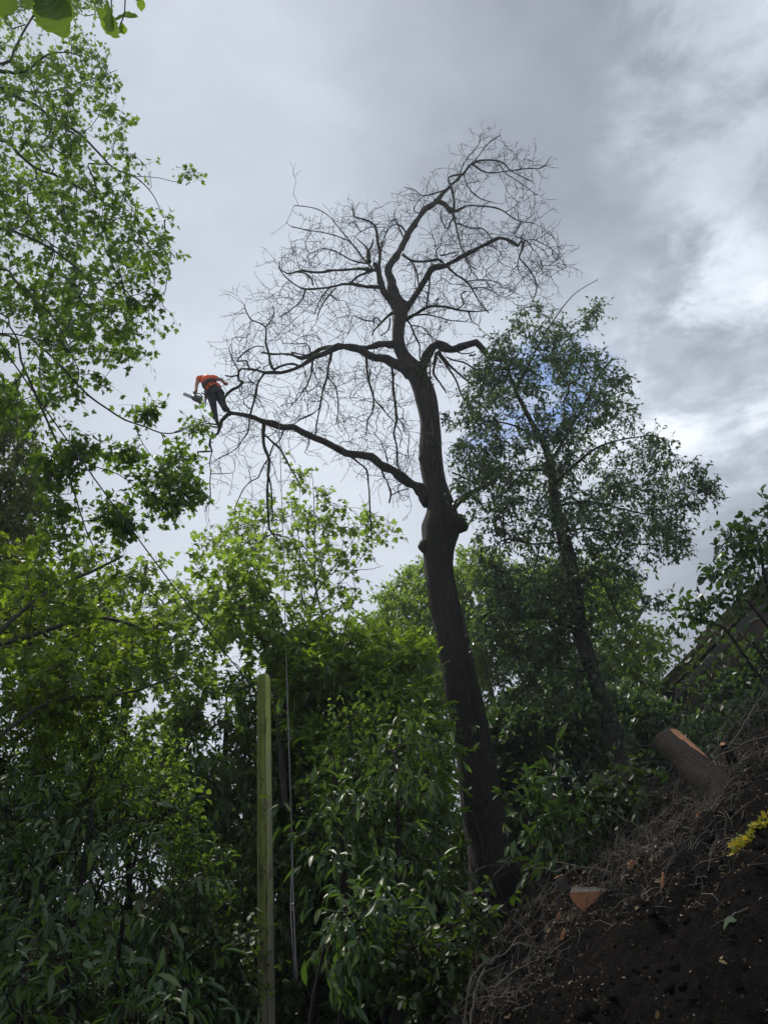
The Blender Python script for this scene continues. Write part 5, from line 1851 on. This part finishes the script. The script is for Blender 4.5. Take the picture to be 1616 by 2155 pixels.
# large leaning cut stump
s0 = W(1556, 1705, 6.3)
s1 = W(1402, 1556, 6.95)
st = log('leaning_stump', 'thick leaning stump with torn orange wood at its sawn end, on top of the bank', s0, s1, .135, .120, M['stump_bark'], 'stump', lumpy=.14)
g = Geo()
ax_ = unit(s1 - s0)
up_ = unit(np.array([0, -.25, 1]) - ax_ * (np.array([0, -.25, 1]) @ ax_))
sd_ = np.cross(ax_, up_)
V = []
for i in range(14):
    u = .50 + .46 * i / 13
    c0 = s0 * (1 - u) + s1 * u
    r_ = (.135 * (1 - u) + .120 * u) * 1.045
    w0 = .50 * math.sin(math.pi * min(1, (u - .49) / .4) * .5)
    for k in range(8):
        t_ = -w0 + 2 * w0 * k / 7 + .25
        V.append(c0 + (up_ * math.cos(t_) + sd_ * math.sin(t_)) * r_ * (1 + .05 * mnoise.noise(Vector((k * .7, i * .5, 3)))))
V = np.array(V)
i0 = np.arange(13)[:, None] * 8
k = np.arange(7)
g.add(V, np.stack([i0 + k, i0 + k + 1, i0 + 9 + k, i0 + 8 + k], -1).reshape(-1, 4))
g.build('stripped_wood', M['cutwood'], st)
log('small_stump', 'small pointed broken stump with orange wood, right of the leaning stump', W(1548, 1618, 6.9), W(1520, 1566, 6.75), .05, .022, M['stump_bark'], 'stump', lumpy=.3)
# half log with its orange sawn face turned this way
h0 = onb(1235, 1905)
hl = thing('split_log', tuple(h0), 'half-round log on the bank, flat orange sawn face towards the path', 'log')
prof = [(-.155, .035), (-.148, .052), (-.02, .055), (.10, .062), (.150, .058), (.155, .045), (.158, .015), (.140, -.045), (.085, -.085), (.01, -.108), (-.03, -.104), (-.08, -.068), (-.135, -.01)]
dv = unit(np.array([.25, 1, .12]))
rt_ = unit(np.cross(dv, (0, 0, 1)))
up2 = np.cross(rt_, dv)
kf = mpp(1235, 1905, h0[1]) * 84 / .31
V1 = np.array([h0 + (rt_ * x + up2 * z) * kf + np.array([0, -.12, .03]) for x, z in prof])
V2 = V1 + dv * .5
k_ = len(prof)
g = Geo()
g.add(V1, [np.array([list(range(k_))])])
g.build('sawn_face', M['cutwood'], hl, smooth=False)
g = Geo()
g.add(np.vstack([V1 + dv * .002, V2]), [np.array([(i, (i + 1) % k_, (i + 1) % k_ + k_, i + k_) for i in range(k_)]), np.array([list(range(2 * k_ - 1, k_ - 1, -1))])])
g.build('bark', M['pale_bark'], hl)
p_ = onb(1200, 1888)
log('branch_stub', 'short grey sawn branch stub sticking up behind the split log', p_ + np.array([.03, .12, -.05]), p_ + np.array([-.055, .12, .155]), .045, .040, M['pale_bark'], 'stub', lumpy=.15)

# wood chips
CG = 'orange wood chips on the bank'
for i_, (px_, py_, L_, W2, lab) in enumerate(((1172, 1945, .10, .03, 'orange wood chip below the split log'), (1326, 1828, .06, .03, 'orange wood chip on the dark soil above and right of the split log'),
                                       (1465, 1735, .10, .035, 'pale yellow splinter of wood high on the bank'), (1392, 1862, .08, .012, 'thin pale splinter standing in the soil right of the split log'),
                                       (1183, 1975, .06, .02, 'small orange chip lowest on the bank edge'))):
    p_ = onb(px_, py_) + np.array([0, -.03, .02])
    d_ = unit(np.array([.35, -.2, .9])) if i_ != 3 else unit(np.array([.15, -.1, 1]))
    s_ = unit(np.cross(d_, (0, -1, .3)))
    n_ = np.cross(d_, s_)
    out = [(-.5, -.5), (-.15, -.62), (.4, -.45), (.55, .1), (.35, .5), (-.05, .62), (-.35, .45), (-.6, 0)]
    V1 = np.array([p_ + s_ * x * W2 + d_ * z * L_ + n_ * .006 for x, z in out])
    V2 = V1 - n_ * .014
    k_ = 8
    g = Geo()
    g.add(np.vstack([V1, V2]), [np.array([list(range(k_)), list(range(2 * k_ - 1, k_ - 1, -1))]), np.array([(i, i + k_, (i + 1) % k_ + k_, (i + 1) % k_) for i in range(k_)])])
    tag(g.build('wood_chip', M['cutwood'], None, smooth=False), lab, 'wood chip', CG)

# a single pale leaf and a yellow sprig
fl = onb(1530, 1950)
g = Geo()
LEAF['broad'] = t_strip([(.22, .05), (.34, .22), (.37, .42), (.28, .66), (.13, .88)], .12, .12)
sc_f = 36 * mpp(1530, 1950, fl[1])
leaf_geo(g, 'broad', np.array([fl + np.array([.01, -.06, .045])]), np.array([[-.35, -.05, -1.0]]), np.array([[.25, -1, .1]]), np.array([sc_f * 1.5]))
g.add(*tubes([(np.array([fl + np.array([.01, -.06, .045]), fl + np.array([.03, -.05, .065]), fl + np.array([.06, -.03, .06])]), np.full(3, .0015))], 5))
tag(g.build('fallen_leaf', M['pale_leaf']), 'single pale green leaf lying on the dark soil at the lower right', 'leaf')
g = Geo()
pts_ = [onb(x, y) + np.array([0, -.04, .03]) for x, y in ((1615, 1735), (1595, 1752), (1575, 1770), (1552, 1795), (1535, 1818), (1522, 1832))]
sp = thing('ivy_sprig', tuple(pts_[-1]), 'yellow ivy sprig trailing over the soil bank near the right edge', 'sprig')
Pq = crspline(np.array(pts_), .03)
g.add(*tubes([(Pq, np.full(len(Pq), .003))], 6))
g.build('stem', M['stem'], sp)
g = Geo()
B_ = Pq[rng.integers(0, len(Pq), 150)] + rng.normal(0, .016, (150, 3))
leaf_geo(g, 'oval', B_, rng.normal(0, 1, (150, 3)) + np.array([0, -.3, 0]), rng.normal(0, .5, (150, 3)) + np.array([0, -1, .7]), rng.uniform(.03, .055, 150))
g.build('leaves', M['yellow_leaf'], sp)

# countless dead leaves, bits of bark and twigs lying on the bank
def bank_points(n, x0, x1, y0, y1, bias=None):
    X = rng.uniform(x0, x1, n)
    Y = rng.uniform(y0, y1, n)
    Z = hgt(X, Y)
    d_ = np.array([0.0] * n)
    for i in range(n):
        v = Vector((X[i], Y[i], Z[i] * .7))
        a = min(1, max(0, Z[i] * 2)) * min(1, max(0, (Y[i] - 1.2) * 2))
        d_[i] = a * (.13 * mnoise.noise(v * 1.3) + .07 * mnoise.noise(v * 3.7) + .045 * mnoise.noise(v * 9.0))
    return np.stack([X, Y, Z + d_], 1)


P_ = bank_points(60000, -1.6, 4.6, 2.6, 8.0)
kz = np.array([mnoise.noise(Vector(p * 1.7)) for p in P_])
ctr = np.clip((P_[:, 1] - 3.8) / 2.0, .10, 1) ** 1.4
P_ = P_[(kz + rng.uniform(-.35, .35, len(P_)) > -.05) & (rng.random(len(P_)) < ctr)]
g = Geo()
leaf_geo(g, 'oval', P_ + np.array([0, 0, .015]), rng.normal(0, 1, P_.shape), rng.normal(0, .5, P_.shape) + np.array([0, -.6, .8]), rng.uniform(.006, .022, len(P_)) * (1 + (rng.random(len(P_)) < .12) * 1.2))
tag(g.build('leaf_litter', M['litter']), 'dead leaves and bark flakes strewn over the soil bank', 'leaf litter', kind='stuff')
P_ = bank_points(26000, -1.4, 4.6, 3.4, 7.6)
kz = np.array([mnoise.noise(Vector(p * 1.2 + 5)) for p in P_])
wt = np.clip((P_[:, 1] - 4.2) / 1.6, .03, 1)
P_ = P_[(kz + rng.uniform(-.3, .3, len(P_)) > 0.0) & (rng.random(len(P_)) < wt)]
Dd = rng.normal(0, 1, P_.shape) + np.array([.8, -.2, .3])
T = shoots(P_ + np.array([0, 0, .02]), Dd, rng.uniform(.03, .26, len(P_)), 5, .35, .6)
gtw = Geo()
gtw.add(*tube_batch(T[::2], .0034, .0015, 4))
gtw.add(*tube_batch(T[1::2], .0018, .0009, 3))
tag(gtw.build('twig_litter', M['dead']), 'tangle of dead twigs and roots along the top of the soil bank', 'twigs', kind='stuff')

# clods of earth
P_ = bank_points(15000, -1.4, 4.6, 1.9, 7.6)
kz = np.array([mnoise.noise(Vector(p * 2.3 + 9)) for p in P_])
P_ = P_[kz + rng.uniform(-.3, .3, len(P_)) > -.1]
ov = np.array([(1, 0, 0), (-1, 0, 0), (0, 1, 0), (0, -1, 0), (0, 0, 1), (0, 0, -1)], float)
of = np.array([(0, 2, 4), (2, 1, 4), (1, 3, 4), (3, 0, 4), (2, 0, 5), (1, 2, 5), (3, 1, 5), (0, 3, 5)])
n_ = len(P_)
sz = rng.uniform(.006, .022, n_) * (1 + (rng.random(n_) < .08) * 1.3)
jv = ov[None] * rng.uniform(.6, 1.3, (n_, 6, 1)) + rng.normal(0, .15, (n_, 6, 3))
g = Geo()
g.add((P_[:, None] + jv * sz[:, None, None]).reshape(-1, 3), (of[None] + (np.arange(n_) * 6)[:, None, None]).reshape(-1, 3))
tag(g.build('soil_clods', M['soil']), 'loose clods of dark earth on the face of the bank', 'soil', kind='stuff')

# single dead branches one can tell apart
DG = 'dead branches lying about the bank'
for lab, r_, pts_ in (
    ('long pale bare branch crossing the top of the bank at the right edge', .011, [(1640, 1545, 6.2), (1590, 1555, 6.2), (1550, 1575, 6.25), (1515, 1590, 6.3), (1490, 1615, 6.4)]),
    ('straight bare branch rising steeply behind the small stump', .010, [(1528, 1580, 6.9), (1560, 1530, 6.9), (1600, 1470, 7.0), (1650, 1400, 7.1)]),
    ('bare grey branch slanting left behind the leaning stump', .009, [(1500, 1590, 7.1), (1540, 1530, 7.1), (1590, 1500, 7.1), (1650, 1490, 7.1)]),
    ('bare arching branch below the roof', .008, [(1650, 1500, 7.4), (1590, 1495, 7.4), (1540, 1485, 7.4), (1500, 1480, 7.4), (1470, 1500, 7.4)]),
    ('pale forked twig in front of the leaning tree foot', .006, [(1222, 1600, 7.0), (1232, 1620, 7.0), (1270, 1632, 7.0), (1302, 1637, 7.0)]),
    ('thin pale stick left of the branch stub', .006, [(1112, 1822, 6.2), (1145, 1833, 6.2), (1180, 1845, 6.2)]),
    ('thin dark rod leaning across the foot of the bare trunk', .007, [(1300, 1600, 7.2), (1320, 1660, 7.2), (1338, 1720, 7.2), (1345, 1770, 7.2)]),
    ('pale arching vine stem at the bottom of the picture, outermost', .0065, [(975, 2165, 4.9), (985, 2080, 5.0), (1005, 2040, 5.1), (1045, 2020, 5.2), (1090, 1985, 5.4)]),
    ('pale looping vine stem at the bottom of the picture, innermost', .0055, [(990, 2165, 4.8), (995, 2110, 4.9), (1010, 2060, 5.0), (1030, 2030, 5.1), (1020, 2025, 5.1), (1000, 2040, 5.1)]),
    ('thin stem crossing left to right below the bare trunk', .005, [(960, 1870, 6.4), (1020, 1905, 6.2), (1080, 1935, 6.1), (1120, 1975, 5.9)]),
    ('thin stem rising from the bank foot under the split log', .005, [(1040, 2080, 5.0), (1100, 2030, 5.2), (1160, 2010, 5.4), (1200, 1990, 5.6)]),
    ('dark bare branch lying above the split log', .006, [(1170, 1815, 6.6), (1230, 1825, 6.5), (1290, 1835, 6.4), (1330, 1855, 6.2)]),
):
    P = crspline(np.array([W(*q) for q in pts_]), .06)
    P[1:-1] += rng.normal(0, .006, P[1:-1].shape)
    g = Geo()
    g.add(*tubes([(P, np.linspace(r_, r_ * .5, len(P)))], 7))
    ds = unit(P[-1] - P[0])
    k_ = rng.integers(2, max(3, len(P) - 1), 5)
    T = shoots(P[k_], np.tile(ds, (5, 1)) + rng.normal(0, .7, (5, 3)), rng.uniform(.08, .3, 5), 5, .6, .1)
    g.add(*tube_batch(T, r_ * .5, r_ * .25, 4))
    tag(g.build('dead_branch', M['dead']), lab, 'branch', DG)

# bramble and bare stems tangling at the trunk's foot
g = Geo()
n_ = 420
X_ = np.concatenate([rng.uniform(.2, 4.6, 260), rng.uniform(2.5, 5.5, 160)])
Y_ = np.concatenate([rng.uniform(6.4, 9.6, 260), rng.uniform(6.6, 8.6, 160)])
P_ = np.stack([X_, Y_, hgt(X_, Y_) + rng.uniform(-.05, .15, n_)], 1)
T = shoots(P_, rng.normal(0, .8, P_.shape) + np.array([0, 0, .35]), rng.uniform(.25, .8, n_), 8, .4, .7)
g.add(*tube_batch(T, .0030, .0012, 4))
T2 = subshoots(T, 2, .1, .4, .7, .3)
g.add(*tube_batch(T2, .0024, .0012, 3))
tag(g.build('bare_brambles', M['dead']), 'tangle of bare bramble stems around the foot of the trunks', 'brambles', kind='stuff')

# ------------------------------------------------------------------ thin haze added to lift the darks like a lens veil
m = bpy.data.materials.new('veil_haze')
m.use_nodes = True
nt = m.node_tree
nt.nodes.clear()
vo = nt.nodes.new('ShaderNodeVolumePrincipled')
vo.inputs['Density'].default_value = .0012
vo.inputs['Color'].default_value = (.86, .91, .97, 1)
vo.inputs['Anisotropy'].default_value = .45
oo = nt.nodes.new('ShaderNodeOutputMaterial')
nt.links.new(vo.outputs[0], oo.inputs['Volume'])
gh = Geo()
box(gh, (-255, -65, -2), (255, 405, 60))
hz = gh.build('haze', m, None, smooth=False)
tag(hz, 'thin haze added between the trees to lift the darks', 'haze', kind='stuff')
sc.cycles.volume_bounces = 0

# spent brown flower spikes on the lower left laurel
for px_, py_, y_, lab in ((322, 1885, 6.7, 'brown spent flower spike standing above the lower left laurel'), (350, 1990, 6.5, 'brown flower spike hanging between the laurel sprays left of the pole'),
                          (300, 1915, 6.6, 'small brown flower spike just left of the upper one'), (60, 2010, 5.3, 'brown spent flower spike in the bottom left laurel')):
    p0 = W(px_, py_ + 22, y_)
    d_ = unit(np.array([.15, -.1, 1.0]) + rng.normal(0, .15, 3))
    fs = thing('flower_spike', tuple(p0), lab, 'flower', 'spent flower spikes on the laurels')
    g = Geo()
    P = np.array([p0 - d_ * .1, p0, p0 + d_ * .08, p0 + d_ * .17])
    g.add(*tubes([(P, np.array([.003, .0028, .0022, .0012]))], 6))
    g.build('stalk', M['dead'], fs)
    g = Geo()
    n_ = 110
    u_ = rng.uniform(0, 1, (n_, 1))
    B_ = p0 + d_ * u_ * .17 + unit(rng.normal(0, 1, (n_, 3))) * (.022 - .012 * u_)
    leaf_geo(g, 'small', B_, rng.normal(0, 1, (n_, 3)), rng.normal(0, 1, (n_, 3)), rng.uniform(.008, .016, n_))
    g.build('florets', M['litter'], fs)
